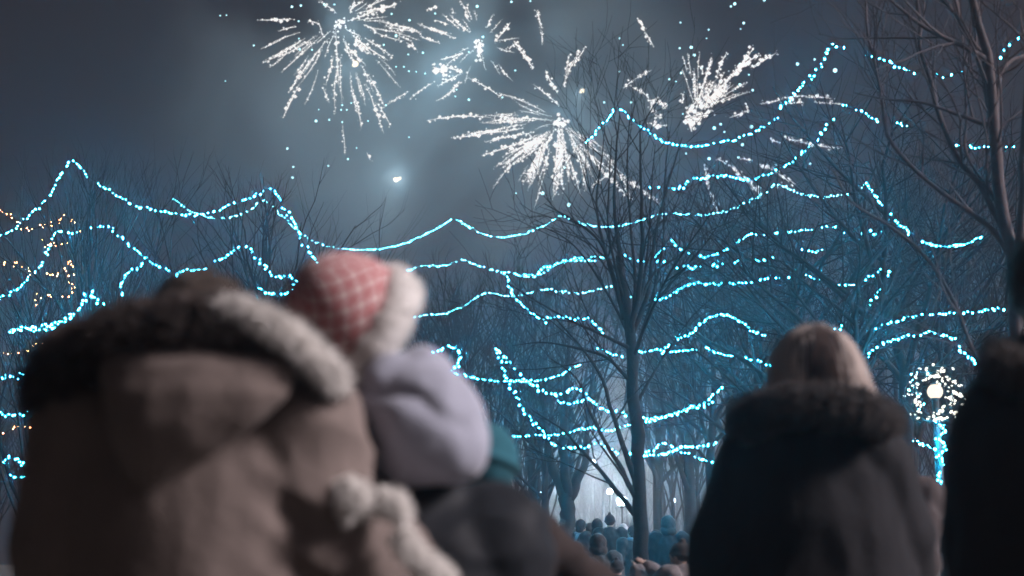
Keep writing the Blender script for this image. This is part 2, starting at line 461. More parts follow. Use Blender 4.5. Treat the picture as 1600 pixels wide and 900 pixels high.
# ------------------------------------------------------------------ trees
def tree_meshes(seed, h, upright, spread, trunk_r, trunk_h, n1=14, n2=6, n3=5):
    r = random.Random(seed)
    tr, cr_ = MB(), MB()
    lean = Vector((r.uniform(-.03, .03), r.uniform(-.03, .03), 1)).normalized()
    top = h * (.80 if upright > .6 else .62)
    pts, rad = [], []
    for i in range(9):
        s = i / 8
        pts.append(Vector((noise.noise(Vector((seed, s * 3, 0))) * .05 * h * s, noise.noise(Vector((s * 3, seed, 5))) * .05 * h * s, top * s)) + Vector((lean.x, lean.y, 0)) * top * s)
        rad.append(trunk_r * (1.35 if i == 0 else 1) * (1 - .86 * s))
    tr.tube(pts, rad, 8)
    def branch(p, d, L, rd, lev):
        n = 5 if lev == 1 else 4 if lev == 2 else 3
        if upright > .6: L = min(L, max(.35, (h * 1.0 - p.z) * 1.02))
        P = [p]; q = p.copy(); dd = d.copy()
        lift = upright * (.30 if lev == 1 else .22)
        for i in range(n):
            dd = (dd + Vector((r.gauss(0, .13), r.gauss(0, .13), r.gauss(0, .08) + lift / n * 2.2))).normalized()
            q = q + dd * L / n; P.append(q.copy())
        R = [rd * (1 - .8 * i / n) for i in range(n + 1)]
        cr_.tube(P, R, 5 if lev == 1 else 4 if lev == 2 else 3, cap=False)
        if lev < 3:
            m_ = n2 if lev == 1 else n3
            for k in range(m_):
                s = r.uniform(.18, 1.0); i = min(n - 1, int(s * n)); t = s * n - i
                bp = P[i].lerp(P[i + 1], t)
                ax = (P[i + 1] - P[i]).normalized()
                side = ax.orthogonal().normalized(); side.rotate(Quaternion(ax, r.uniform(0, 2 * PI)))
                nd = (ax * (1.0 if upright > .6 else .7) + side * r.uniform(.35, .85) * (.8 if upright > .6 else 1.2)).normalized()
                branch(bp, nd, L * r.uniform(.34, .62), rd * .48 * (1 - .5 * s), lev + 1)
    for k in range(n1):
        s = trunk_h / top + (1 - trunk_h / top) * ((k + r.random()) / n1)
        i = min(7, int(s * 8)); p = pts[i].lerp(pts[i + 1], s * 8 - i)
        a = k * 2.4 + r.uniform(-.4, .4)
        el = (1.05 if upright > .6 else .55) + .25 * s + r.uniform(-.12, .12)
        d = Vector((math.cos(a) * math.cos(el), math.sin(a) * math.cos(el), math.sin(el)))
        L = (h - p.z) * r.uniform(.68, .92) / max(.6, math.sin(el)) if upright > .6 else spread * (1.1 - .55 * s) * r.uniform(.8, 1.1)
        branch(p, d, min(L, h * .62), trunk_r * .42 * (1 - .45 * s), 1)
    return tr.mesh('trunk', M['bark']), cr_.mesh('crown', M['bark'])
def tree_from(meshes, label, loc, rz, s, group, kind='bare_tree'):
    t = thing(kind, label, 'tree', loc, rz, group)
    t.scale = (s[0], s[0], s[1])
    link('trunk', meshes[0], t); link('crown', meshes[1], t)
    return t
UP = [tree_meshes(100 + i, 8.0, .9, 1.6, .12, 1.7, 16, 7, 5) for i in range(4)]
SP = [tree_meshes(200 + i, 8.0, .45, 3.4, .13, 2.2, 15, 7, 5) for i in range(3)]
GT = 'bare trees standing across the park'
def top_h(px, py, Y): return at(px, py, Y).z
rt = random.Random(5)
TREES = [ # px, Y, top py, kind, width, label
    (704, 30, 343, 0, 1.15, 'bare upright tree whose tip carries the blue garland behind the pink hat'),
    (742, 31, 372, 1, 1.05, 'bare upright tree just right of the pink hat, dark stems close together'),
    (655, 33, 392, 2, 1.1, 'bare upright tree rising right behind the pink hat'),
    (548, 38, 345, 3, .8, 'thin bare treetop peeking above the pink hat'),
    (600, 41, 372, 0, .8, 'faint bare treetop between the pink hat and the central garland'),
    (782, 34, 392, 3, 1.2, 'bare upright tree behind the steep falling blue garland'),
    (832, 36, 352, 1, 1.2, 'bare upright tree in the mist left of the main tree'),
    (885, 37, 332, 2, 1.2, 'bare upright tree under the peak of the long garland, left of the main tree'),
    (408, 25, 283, 1, 1.2, 'bare bushy tree under the garland peak between parka and pink hat'),
    (378, 28, 335, 2, 1.0, 'bare tree behind the garland above the dark head of the parka wearer'),
    (462, 27, 330, 0, 1.0, 'bare tree left of the pink hat where the garland falls'),
    (270, 27, 335, 3, 1.1, 'bare upright tree above the tan parka, under the sagging garland'),
    (228, 28, 340, 0, 1.1, 'bare upright tree left of its twin above the tan parka'),
    (322, 31, 360, 1, .9, 'faint bare tree between two garland peaks at the left'),
    (128, 17, 246, 2, .85, 'slender bare tree holding the highest garland peak at the far left'),
    (48, 19, 320, 0, 1.0, 'bare tree at the left edge wound with orange lights'),
    (165, 22, 345, 1, .9, 'bare tree between the orange lights and the tan parka'),
    (1075, 33, 300, 3, 1.3, 'bare tree right of the main trunk, veiled by blue garlands'),
    (1140, 36, 262, 0, 1.4, 'tall bare tree standing behind the blond woman to her left'),
    (1190, 28, 330, 2, 1.2, 'dark bare tree rising behind the blond woman'),
    (1262, 33, 250, 1, 1.4, 'tall bare tree straight above the blond head, deep in haze'),
    (1420, 30, 240, 3, 1.4, 'bare tree above the glowing lamp wreath, behind the curved limbs'),
    (1490, 34, 210, 2, 1.5, 'tall bare tree behind the near tree at the right'),
    (1560, 27, 300, 0, 1.3, 'bare tree behind the dark figure at the right edge'),
    (1030, 42, 330, 1, 1.3, 'pale far bare tree just right of the main tree'),
]
for i, (px, Y, ty, k, wd, lab) in enumerate(TREES):
    h = top_h(px, ty, Y)
    tree_from(UP[k], lab, base(px, Y), rt.uniform(0, 6.28), (h / 8 * wd, h / 8 * (1 if px in (128, 408) else .87 if px < 1000 else .95)), GT)
for (px, Y, ty, k, wd, lab) in [
    (1335, 14.5, 120, 0, 1.0, 'dark spreading bare tree between the blond woman and the lamp wreath'),
    (1215, 21, 200, 1, 1.15, 'spreading bare tree with drooping twigs above the blond woman'),
    (1110, 25, 250, 2, 1.1, 'spreading bare tree whose twigs meet the main tree from the right'),
    (850, 28, 420, 1, 1.0, 'spreading bare tree with tangled twigs left of the main tree'),
    (1410, 16, -40, 1, 1.15, 'tall spreading bare tree with tangled branches over the lamp wreath'),
    (1250, 17, 60, 2, 1.1, 'spreading bare tree whose tips reach the falling sparks at the right'),
    (1480, 22, 80, 2, 1.2, 'tall spreading bare tree filling the dark upper right sky')]:
    h = top_h(px, ty, Y)
    tree_from(SP[k], lab, base(px, Y), rt.uniform(0, 6.28), (h / 8 * wd, h / 8), GT)
# thin trunks of the wood against the bright mist
for i, (px, Y, hy, lab) in enumerate([(806, 40, 560, 'thin dark trunk nearest the teal cap against the bright mist'), (822, 41, 560, 'second thin trunk from the teal cap against the bright mist'), (838, 39, 550, 'thin trunk left of the forked tree in the mist'),
        (856, 42, 560, 'thin trunk directly beside the forked tree in the mist'), (1032, 40, 560, 'thin trunk just right of the main trunk before the mist'), (1050, 43, 540, 'second thin trunk right of the main trunk'),
        (1068, 41, 540, 'thin trunk beside the dark sleeve of the blond woman'), (1086, 44, 530, 'thin far trunk touching the outline of the blond woman\'s coat')]):
    h = top_h(px, hy, Y)
    tree_from(UP[i % 4], lab, base(px, Y), rt.uniform(0, 6.28), (h / 8 * .9, h / 8), 'thin trunks before the bright mist')
# far wood: reads as one mass of grey twigs along the back of the park
fw = MB(); r = random.Random(77)
for k in range(170):
    x = r.uniform(-34, 40); y = r.uniform(46, 56)
    if -2.0 < x < 9.5: y = r.uniform(74, 86)
    h = r.uniform(6.5, 10.5)
    P = [Vector((x, y, 0)), Vector((x + r.uniform(-.2, .2), y, h * .5)), Vector((x + r.uniform(-.4, .4), y, h))]
    fw.tube(P, [.13, .08, .015], 5)
    for q in range(26):
        s = r.uniform(.2, .95); p = P[0].lerp(P[2], s); a = r.uniform(0, 6.28); L = (1.1 - s) * h * r.uniform(.25, .45)
        e = p + Vector((math.cos(a) * L * .45, math.sin(a) * L * .45, L))
        fw.tube([p, p.lerp(e, .5) + Vector((math.cos(a), math.sin(a), 0)) * L * .08, e], [.035, .02, .006], 3, cap=False)
        for u in range(3):
            p2 = p.lerp(e, r.uniform(.3, .9)); a2 = r.uniform(0, 6.28); L2 = L * .4
            fw.tube([p2, p2 + Vector((math.cos(a2) * L2 * .5, math.sin(a2) * L2 * .5, L2))], [.016, .004], 3, cap=False)
tag(fw.build('far_wood', M['bark']), 'far grey wood of bare trees along the back of the park', 'woods', kind='stuff')

# near limbs traced at their own distance; side twigs grow from them
def limb_tree(label, Y, stems, mat, seed, group=None, twig=1.0, kind='bare_tree', depth=.9, dens=3.4):
    """stems: list of (name, [(px, py, r)...]) ; the first is the trunk"""
    r = random.Random(seed)
    p0 = stems[0][1][0]
    org = base(p0[0], Y)
    t = thing(kind, label, 'tree', org, 0, group)
    crown = MB()
    def twigs(P, R, lev, dens):
        L = sum((b - a).length for a, b in zip(P, P[1:]))
        for k in range(int(L * dens)):
            s = r.uniform(.12, 1) * (len(P) - 1); i = min(len(P) - 2, int(s)); f = s - i
            bp = P[i].lerp(P[i + 1], f); ax = (P[i + 1] - P[i]).normalized()
            side = ax.orthogonal().normalized(); side.rotate(Quaternion(ax, r.uniform(0, 6.28)))
            d = (ax * .75 + side * r.uniform(.5, 1.0) + Vector((0, 0, .25))).normalized()
            ln = r.uniform(.35, 1.0) * (1.3 if lev == 1 else .6) * twig
            rr = min(R[i] * .5, .012 if lev == 1 else .006)
            Q = [bp]; q = bp.copy()
            n = 5 if lev == 1 else 3
            for j in range(n):
                d = (d + Vector((r.gauss(0, .16), r.gauss(0, .16), r.gauss(0, .10) + .06))).normalized()
                q = q + d * ln / n; Q.append(q.copy())
            RR = [rr * (1 - .8 * j / n) + .0012 for j in range(n + 1)]
            crown.tube(Q, RR, 4 if lev == 1 else 3, cap=False)
            if lev < 3: twigs(Q, RR, lev + 1, 5.0 if lev == 1 else 4.0)
    for si, (nm, pts) in enumerate(stems):
        yo = r.uniform(-1, 1) * depth if si else 0
        P = []
        for i, (x, y, rd) in enumerate(pts):
            s = i / max(1, len(pts) - 1)
            P.append(at(x, y, Y + yo * s) - org)
        if si == 0: P[0] = Vector((0, 0, 0))
        D = [Vector((p.x, p.y, p.z)) for p in spline(P, max(.06, sum((b - a).length for a, b in zip(P, P[1:])) / 22))]
        D.append(P[-1])
        rds = [p[2] for p in pts]
        R = []
        for i in range(len(D)):
            s = i / (len(D) - 1) * (len(rds) - 1); k = min(len(rds) - 2, int(s)); R.append(rds[k] + (rds[k + 1] - rds[k]) * (s - k))
        R = [q * (1 + .10 * noise.noise(Vector((i * .7, si * 3.1, seed)))) for i, q in enumerate(R)]
        for i in range(1, len(D) - 1):
            D[i] = D[i] + Vector((noise.noise(Vector((i * .45, si * 5, 1))), noise.noise(Vector((i * .45, si * 5, 9))), 0)) * R[i] * .6
        mb = MB(); mb.tube(D, R, 10 if si == 0 else 7)
        mb.build(nm, mat, t)
        if si: twigs(D, R, 1, dens)
    crown.build('crown', mat, t)
    return t
# the main tree in the middle
limb_tree('dark bare tree with fan of upright stems, tallest in the middle of the crowd', 13.5, [
    ('trunk', [(1003, 905, 0.0888), (1000, 800, 0.0780), (992, 640, 0.0672), (986, 540, 0.0619), (978, 470, 0.0511), (968, 400, 0.0323)]),
    ('limb', [(984, 520, 0.0310), (1000, 440, 0.0248), (1003, 360, 0.0186), (1001, 280, 0.0124), (1000, 190, 0.0041)]),
    ('limb', [(985, 530, 0.0290), (1012, 460, 0.0227), (1022, 380, 0.0166), (1040, 300, 0.0116), (1066, 215, 0.0033)]),
    ('limb', [(978, 470, 0.0290), (968, 400, 0.0227), (960, 320, 0.0166), (962, 250, 0.0116), (968, 180, 0.0033)]),
    ('limb', [(975, 500, 0.0248), (958, 430, 0.0207), (938, 380, 0.0157), (905, 350, 0.0107), (850, 318, 0.0033)]),
    ('limb', [(968, 470, 0.0207), (945, 390, 0.0166), (932, 320, 0.0124), (940, 250, 0.0083), (945, 200, 0.0029)]),
    ('limb', [(985, 545, 0.0207), (935, 520, 0.0145), (890, 500, 0.0116), (838, 470, 0.0083), (790, 440, 0.0029)]),
    ('limb', [(988, 600, 0.0207), (950, 560, 0.0166), (905, 545, 0.0124), (850, 535, 0.0083), (800, 540, 0.0029)]),
    ('limb', [(995, 760, 0.0352), (975, 700, 0.0269), (955, 640, 0.0215), (940, 590, 0.0166), (910, 545, 0.0116), (870, 500, 0.0041)]),
    ('limb', [(998, 810, 0.0331), (965, 770, 0.0248), (938, 735, 0.0186), (905, 700, 0.0133), (880, 672, 0.0091), (830, 640, 0.0033)]),
    ('limb', [(998, 790, 0.0310), (972, 735, 0.0248), (945, 690, 0.0186), (920, 640, 0.0133), (900, 590, 0.0091), (860, 560, 0.0033)]),
    ('limb', [(990, 560, 0.0207), (1012, 500, 0.0166), (1045, 430, 0.0124), (1085, 370, 0.0083), (1120, 320, 0.0033)]),
    ('limb', [(988, 500, 0.0207), (1020, 430, 0.0145), (1060, 400, 0.0103), (1110, 360, 0.0066), (1150, 345, 0.0025)]),
    ('limb', [(990, 640, 0.0207), (1020, 585, 0.0145), (1050, 540, 0.0103), (1085, 500, 0.0062), (1120, 480, 0.0025)]),
    ('limb', [(986, 535, 0.0203), (992, 440, 0.0162), (984, 340, 0.0121), (980, 260, 0.0081), (984, 178, 0.0027)]),
    ('limb', [(990, 560, 0.0189), (1018, 470, 0.0149), (1036, 380, 0.0108), (1038, 290, 0.0075), (1046, 205, 0.0027)]),
    ('limb', [(982, 510, 0.0189), (962, 420, 0.0142), (944, 350, 0.0101), (918, 290, 0.0067), (905, 240, 0.0027)]),
    ('limb', [(978, 480, 0.0175), (962, 420, 0.0135), (950, 350, 0.0101), (952, 280, 0.0067), (956, 215, 0.0027)]),
    ('limb', [(985, 520, 0.0175), (1004, 450, 0.0135), (1014, 370, 0.0101), (1018, 290, 0.0067), (1024, 225, 0.0027)]),
    ('limb', [(984, 525, 0.0189), (950, 460, 0.0135), (915, 405, 0.0101), (880, 370, 0.0067), (835, 350, 0.0027)]),
], M['bark'], 31, dens=2.7)
# the forked tree left of it, in front of the mist
limb_tree('small forked tree with three stems against the bright mist', 27, [
    ('trunk', [(886, 850, .17), (886, 790, .15), (888, 772, .14)]),
    ('limb', [(886, 785, .10), (868, 745, .085), (858, 705, .07), (850, 640, .045), (835, 560, .015)]),
    ('limb', [(888, 778, .10), (882, 730, .09), (880, 690, .08), (884, 620, .055), (890, 540, .02)]),
    ('limb', [(888, 782, .10), (903, 752, .08), (914, 720, .06), (916, 690, .05), (925, 600, .03), (935, 540, .01)]),
], M['bark'], 47)
# the near tree at the right with pale curved limbs
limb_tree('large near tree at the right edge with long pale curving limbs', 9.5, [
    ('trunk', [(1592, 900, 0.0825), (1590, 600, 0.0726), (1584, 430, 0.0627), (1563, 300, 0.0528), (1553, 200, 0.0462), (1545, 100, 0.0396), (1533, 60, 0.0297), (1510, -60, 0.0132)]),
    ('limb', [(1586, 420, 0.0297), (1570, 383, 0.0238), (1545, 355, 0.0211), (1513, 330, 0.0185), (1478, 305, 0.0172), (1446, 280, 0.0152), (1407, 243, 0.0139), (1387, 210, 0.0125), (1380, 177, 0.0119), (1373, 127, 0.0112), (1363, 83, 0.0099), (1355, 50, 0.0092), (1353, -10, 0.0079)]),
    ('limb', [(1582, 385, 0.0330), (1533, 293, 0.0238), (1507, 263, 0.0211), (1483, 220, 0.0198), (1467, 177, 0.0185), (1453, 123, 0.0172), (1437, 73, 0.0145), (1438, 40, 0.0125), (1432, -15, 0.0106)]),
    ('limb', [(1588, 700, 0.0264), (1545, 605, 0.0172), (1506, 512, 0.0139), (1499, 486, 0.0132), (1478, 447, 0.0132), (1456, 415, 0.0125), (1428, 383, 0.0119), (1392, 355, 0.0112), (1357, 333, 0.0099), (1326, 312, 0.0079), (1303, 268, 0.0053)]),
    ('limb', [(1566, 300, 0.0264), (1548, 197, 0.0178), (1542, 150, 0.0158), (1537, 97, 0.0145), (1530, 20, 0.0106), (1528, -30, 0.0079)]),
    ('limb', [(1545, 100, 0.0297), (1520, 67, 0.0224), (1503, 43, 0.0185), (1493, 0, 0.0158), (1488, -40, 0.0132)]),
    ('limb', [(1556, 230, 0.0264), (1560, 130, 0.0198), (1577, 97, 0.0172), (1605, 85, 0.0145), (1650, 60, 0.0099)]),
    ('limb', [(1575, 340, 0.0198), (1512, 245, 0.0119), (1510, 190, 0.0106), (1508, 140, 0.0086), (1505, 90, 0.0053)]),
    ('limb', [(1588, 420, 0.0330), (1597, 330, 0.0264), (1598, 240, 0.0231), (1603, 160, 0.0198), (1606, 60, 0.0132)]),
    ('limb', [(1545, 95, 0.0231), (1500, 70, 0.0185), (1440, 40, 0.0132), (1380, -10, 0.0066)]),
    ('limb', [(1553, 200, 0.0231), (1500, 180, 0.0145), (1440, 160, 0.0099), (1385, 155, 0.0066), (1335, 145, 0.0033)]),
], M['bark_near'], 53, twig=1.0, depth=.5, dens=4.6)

# ------------------------------------------------------------------ string lights
def bulb_mesh(r, m):
    mb = MB(); mb.ball((0, 0, -r * 1.1), (r, r, r * 1.35), 1)
    return mb.mesh('bulb', m)
BULB = {}
rs = random.Random(3)
def strand(label, pts, Y0, Y1=None, gap=9.0, r=.0125, tone='bulb_blue', jit=1.6, group='blue string lights hung between the trees', single=True):
    """pts: where the cable hangs; the cable runs from distance Y0 to Y1"""
    Y1 = Y0 if Y1 is None else Y1
    if not single and tone == 'bulb_blue': tone = 'bulb_far'
    gap *= .68
    P2 = spline([(x, y, 0) for x, y in pts], gap)
    n = len(P2)
    wob = rs.uniform(0, 9)
    pos = []
    for i, p in enumerate(P2):
        s = i / max(1, n - 1)
        Y = Y0 + (Y1 - Y0) * s + .25 * noise.noise(Vector((s * 6, wob, 0)))
        pos.append(at(p.x, p.y, Y))
    org = pos[0].copy()
    t = thing('string_lights', label, 'string lights', org, 0, group)
    mb = MB(); mb.tube([p - org for p in pos], (.0045 if r > .006 else .003), 4)
    mb.build('wire', M['wire'], t)
    r = r * .42
    key = (round(r, 4), tone)
    if key not in BULB: BULB[key] = bulb_mesh(r, M[tone])
    px_m = gap * (Y0 + Y1) / 2 / F
    big = MB()
    for p in pos:
        if rs.random() < .07: continue
        q = p - org + Vector((rs.gauss(0, .18), rs.gauss(0, .18), rs.gauss(0, .12))) * px_m * jit
        s = rs.choice((.35, .55, .7, .8, .9, 1, 1, 1.15, 1.4))
        if single:
            o = link('bulb', BULB[key], t); o.location = q; o.scale = (s, s, s)
            o.rotation_euler = (rs.uniform(-.6, .6), rs.uniform(-.6, .6), 0)
        else:
            big.ball(q, r * s, 0)
    if not single: tag(big.build('bulbs', M[tone], t, smooth=False), kind='stuff')
    return t
S = strand
S('highest blue garland at far left, rising to one sharp peak', [(-12,374),(0,368),(21,357),(52,331),(80,300),(94,273),(115,252),(140,277),(175,300),(206,319),(238,326),(266,333),(304,335),(336,329),(367,317),(395,307),(413,297),(430,299),(441,322),(462,349),(469,371),(490,401),(506,417)], 16.5, 17.5, 8.5, .0125)
S('long pale blue garland crossing over the pink hat to the right trees', [(271,310),(297,330),(336,341),(371,336),(395,324),(413,314),(441,338),(465,361),(490,377),(525,387),(560,390),(593,389),(627,382),(667,365),(693,351),(711,343),(733,355),(760,367),(793,370),(827,363),(853,351),(878,338),(910,350),(943,354),(973,352),(1000,345),(1027,335),(1060,334),(1097,336),(1120,333),(1147,325),(1173,313),(1200,298),(1212,288),(1236,296),(1260,305),(1292,307),(1332,300),(1354,286)], 27, 22, 5.4, .0125, single=False)
S('short bright blue run falling from the last peak at the right, beside the curved limb', [(1353,285),(1373,314),(1399,344),(1417,362)], 16, 16, 7)
S('blue garland at the left edge climbing to the orange lit tree', [(-8,467),(21,455),(38,441),(52,426),(70,406),(80,375),(89,363),(122,363)], 17, 17.5, 8, .0125)
S('blue garland falling from the orange lit tree to the dark head of the parka wearer', [(142,357),(171,354),(182,366),(199,378),(217,396),(238,410),(262,422),(276,430),(287,422),(325,421)], 17.5, 20, 8, .012)
S('blue garland with a small peak just above the fur hood', [(338,408),(350,403),(381,384),(402,405),(420,422),(430,432),(455,432),(459,448),(441,460),(420,457),(402,449)], 20, 19, 8, .0125)
S('short blue branch dropping towards the tan hood', [(224,413),(196,431),(187,450),(192,461)], 18, 18, 7, .011)
S('thick bright blue tangle above the left shoulder of the parka', [(12,518),(32,512),(52,515),(70,508),(87,510),(105,497),(122,483),(133,466),(140,454),(150,466),(161,475)], 16, 16, 6.5, .0165, jit=4)
S('second row of blue lights in the tangle above the parka', [(20,515),(44,511),(66,513),(84,507),(100,500),(118,488)], 16.2, 16.2, 7, .0155, jit=4)
S('faint blue row at the left edge below the bright tangle', [(-5,588),(20,590),(40,585),(61,586)], 17, 17, 7, .010, jit=3)
S('blue cluster at the left edge beside the parka\'s back', [(68,612),(78,608),(88,618),(80,628),(68,622)], 17, 17, 6, .012, jit=3)
S('short blue row at the left edge under the orange cluster', [(-4,645),(12,648),(46,644),(80,644)], 17, 17, 9, .011, jit=3)
S('lowest blue loop at the left edge', [(4,718),(16,715),(32,722),(45,733),(42,742),(24,745),(12,738)], 17, 17, 7, .011, jit=3)
S('warm orange lights looping at the top of the left edge tree', [(-6,324),(12,334),(28,347),(45,357),(66,354),(84,347),(98,338),(110,344),(121,352),(120,360)], 18.2, 18.6, 7, .011, 'bulb_orange', 3, 'orange string lights wound in the left trees')
S('orange lights hanging under the blue climbing garland', [(68,372),(72,385),(84,380),(94,382),(104,372)], 18.6, 18.6, 7, .010, 'bulb_orange', 4, 'orange string lights wound in the left trees')
S('orange lights at the middle of the left edge', [(-4,412),(10,410),(21,406),(28,416),(40,422),(60,430)], 18, 18.5, 8, .010, 'bulb_orange', 3, 'orange string lights wound in the left trees')
S('brightest orange cluster trailing down the trunk left of the parka', [(73,427),(94,429),(104,415),(108,406),(112,420),(110,431),(108,440),(115,452),(114,462),(112,470)], 18.4, 18.4, 5.5, .0125, 'bulb_orange', 4, 'orange string lights wound in the left trees')
S('few orange lights just above the bright blue tangle', [(56,475),(61,466),(66,459),(84,462),(98,460)], 18.4, 18.4, 8, .010, 'bulb_orange', 3, 'orange string lights wound in the left trees')
S('faint orange row under the bright blue tangle', [(7,552),(24,551),(36,549),(54,543),(70,541)], 18, 18, 9, .009, 'bulb_orange', 3, 'orange string lights wound in the left trees')
S('orange cluster between the blue rows at the left edge', [(46,598),(47,608),(50,618),(54,627),(44,628),(60,622)], 18, 18, 5, .0115, 'bulb_orange', 4, 'orange string lights wound in the left trees')
S('lowest orange lights at the left edge', [(6,678),(18,670),(30,667),(50,668),(70,667)], 18, 18, 10, .010, 'bulb_orange', 3, 'orange string lights wound in the left trees')
S('pale blue garland running right from the pink hat at the height of its crown', [(618,432),(632,426),(660,416),(693,415),(723,407),(747,415),(773,423),(800,427),(827,433),(847,427),(867,415),(890,408),(933,408)], 27, 25, 5.6, .0125, single=False)
S('second thin blue row crossing the first one left of the main tree', [(805,428),(827,430),(850,418),(872,411),(895,404),(935,402),(962,403)], 24, 24, 7, .011)
S('blue garland dipping at the main trunk then peaking right of it', [(973,398),(997,407),(1012,408),(1027,397),(1047,375),(1063,390),(1087,400),(1110,399),(1133,390),(1157,375),(1170,366),(1193,367),(1220,362),(1250,360),(1277,357),(1293,353),(1313,360),(1330,365)], 20, 17, 6.2, .0115)
S('broken blue row continuing right behind the dark spreading tree', [(1345,366),(1357,363),(1372,366),(1387,362)], 17, 17, 9, .0115, jit=3)
S('thin blue row below the peaked garland, right of the main trunk', [(1022,404),(1057,416),(1083,418),(1120,413),(1147,410),(1173,405),(1193,408),(1215,397)], 19, 18, 8, .0115, jit=2.5)
S('few blue lights behind the dark tree above the blond head', [(1255,390),(1265,391),(1273,393),(1282,390),(1291,385)], 17, 17, 7, .012)
S('pale blue garland arching from the pink hat\'s edge towards the main tree', [(650,494),(693,490),(720,480),(740,467),(760,458),(793,462),(820,460),(853,452),(873,455),(907,458),(933,453),(955,448)], 25, 23, 5.8, .0125, single=False)
S('long even blue garland right of the main trunk, level with the blond head\'s sky', [(977,463),(1000,468),(1033,467),(1053,457),(1080,443),(1110,443),(1143,443),(1177,440),(1200,433),(1227,434),(1257,428),(1273,435),(1303,445),(1337,445)], 22, 16, 6.4, .0118)
S('blue lights falling steeply across the arching garland', [(790,427),(803,460),(820,480),(838,494),(853,503)], 20, 20, 7.5, .012)
S('blue garland continuing level then falling to the main trunk', [(857,497),(877,494),(900,499),(920,497),(930,507),(943,519)], 20, 20, 7, .013)
S('bright blue garland climbing in an S right of the main trunk', [(1000,549),(1020,547),(1037,544),(1060,530),(1083,518),(1100,500),(1120,493),(1140,493),(1160,505),(1177,517),(1196,524)], 18, 17, 6.6, .0135)
S('thin blue row under the bright S garland', [(1035,551),(1060,548),(1090,546)], 19, 19, 6, .011)
S('thin blue garland falling towards the blond hair', [(1103,542),(1127,553),(1160,558),(1193,567),(1206,570)], 17, 17, 6, .0115)
S('small bright blue arch at the edge of the lavender hood', [(679,550),(698,542),(716,546),(720,561),(705,578)], 18, 18, 6, .0145, jit=2.5)
S('thin blue garland sagging from the lavender hood to the main tree', [(713,584),(741,590),(773,595),(801,595),(835,595),(873,586),(910,567)], 22, 21, 6, .0105)
S('brightest blue garland sweeping from the centre under the main tree to the right', [(773,545),(791,561),(810,584),(832,601),(854,612),(876,615),(894,607),(910,611),(926,626),(941,636),(957,643),(988,650),(1013,654),(1035,650),(1066,640),(1098,629),(1130,603)], 16, 15, 8.2, .0145)
S('blue row doubling the brightest garland close to the dark fur collar', [(1010,658),(1040,651),(1070,641),(1100,634),(1124,626)], 15.5, 15, 7, .012)
S('steep blue run dropping from the centre to the forked tree', [(775,547),(785,573),(798,601),(816,636),(832,658),(848,673),(863,692),(891,700),(912,697)], 16, 18, 8.5, .0135)
S('thin level blue garland above the teal cap', [(780,680),(816,681),(848,679),(876,679),(898,672),(926,668),(951,672),(985,663),(1008,656)], 22, 20, 6, .0105)
S('bright low blue garland between main trunk and dark coat', [(976,708),(1007,711),(1041,708),(1066,698),(1091,697),(1119,692)], 17, 16, 6.5, .014)
S('lowest crossing blue garland right of the main trunk', [(1007,710),(1022,701),(1040,692),(1066,706),(1090,714),(1110,721)], 17.5, 17, 7, .0115)
S('faint blue garland behind the limbs of the main tree', [(936,546),(948,549),(962,554),(974,557)], 21, 21, 6, .010)
S('faint blue loop under the brightest garland', [(872,626),(886,630),(900,629),(914,624)], 20, 20, 6, .010)
S('blue lights twisting among the mist left of the main trunk', [(913,700),(930,692),(950,700),(972,709)], 20, 20, 8, .011)
S('blue string climbing to the tip of the main tree, beside the central firework', [(916,222),(928,208),(940,196),(950,183),(960,172),(972,170)], 20, 20, 6.5, .0115)
S('highest blue string sagging from the main tree\'s tip to the right', [(972,171),(984,184),(1016,208),(1040,222),(1080,229),(1120,224),(1160,214),(1192,198),(1216,184)], 20, 18, 8.5, .0125)
S('blue garland climbing through the falling sparks to the upper right', [(1016,292),(1060,294),(1080,282),(1105,276),(1132,274),(1168,280),(1200,272),(1232,256),(1252,240),(1272,222),(1292,196),(1310,182)], 20, 15, 8, .0125, jit=2)
S('blue string climbing steeply at the top of the dark spreading tree', [(1218,168),(1240,147),(1260,123),(1280,110),(1287,90),(1303,73),(1316,75)], 15, 14, 8, .0125, jit=3)
S('blue string crossing the two curved limbs near the top', [(1353,87),(1387,97),(1413,107),(1433,115)], 13, 12.5, 9, .0105)
S('short blue sag between the second limb and the near trunk', [(1458,114),(1467,119),(1480,120),(1497,113),(1513,112)], 12.5, 12, 9.5, .0105)
S('blue string rising at the top right corner', [(1562,88),(1566,78),(1577,70),(1590,60),(1604,52)], 12, 12, 9, .0115)
S('blue string falling to the first curved limb', [(1317,163),(1340,170),(1355,180),(1373,188)], 14, 13.5, 9, .0115)
S('two faint blue lights beside the first curved limb', [(1398,192),(1412,196),(1427,200)], 13.5, 13.5, 10, .0105)
S('level blue row behind the near trunk at the right edge', [(1493,226),(1515,229),(1537,228),(1572,231),(1585,229)], 13, 13, 9.5, .0095)
S('blue sag between the lower curved limb and the near trunk', [(1439,376),(1463,383),(1492,384),(1517,378),(1536,368)], 13, 12.5, 6.8, .0115)
S('blue garland ending at the dark figure\'s head', [(1353,518),(1370,513),(1392,504),(1421,495),(1463,490),(1499,488),(1531,486),(1569,481)], 14.5, 13, 8, .0105)
S('blue garland arching above the lamp wreath', [(1357,556),(1368,543),(1382,536),(1414,525),(1435,523),(1453,518),(1478,525),(1495,531),(1499,545),(1513,558),(1527,571)], 14, 13, 7, .0115)
S('small vertical blue squiggle right of the dark spreading trunk', [(1357,478),(1366,465),(1375,452),(1384,438),(1389,426)], 14, 14, 9, .011)
S('few pale blue lights above the vertical squiggle', [(1354,436),(1366,426),(1377,422)], 14, 14, 8, .009)
S('two blue lights just right of the blond hair', [(1306,514),(1320,508)], 15, 15, 8, .011)
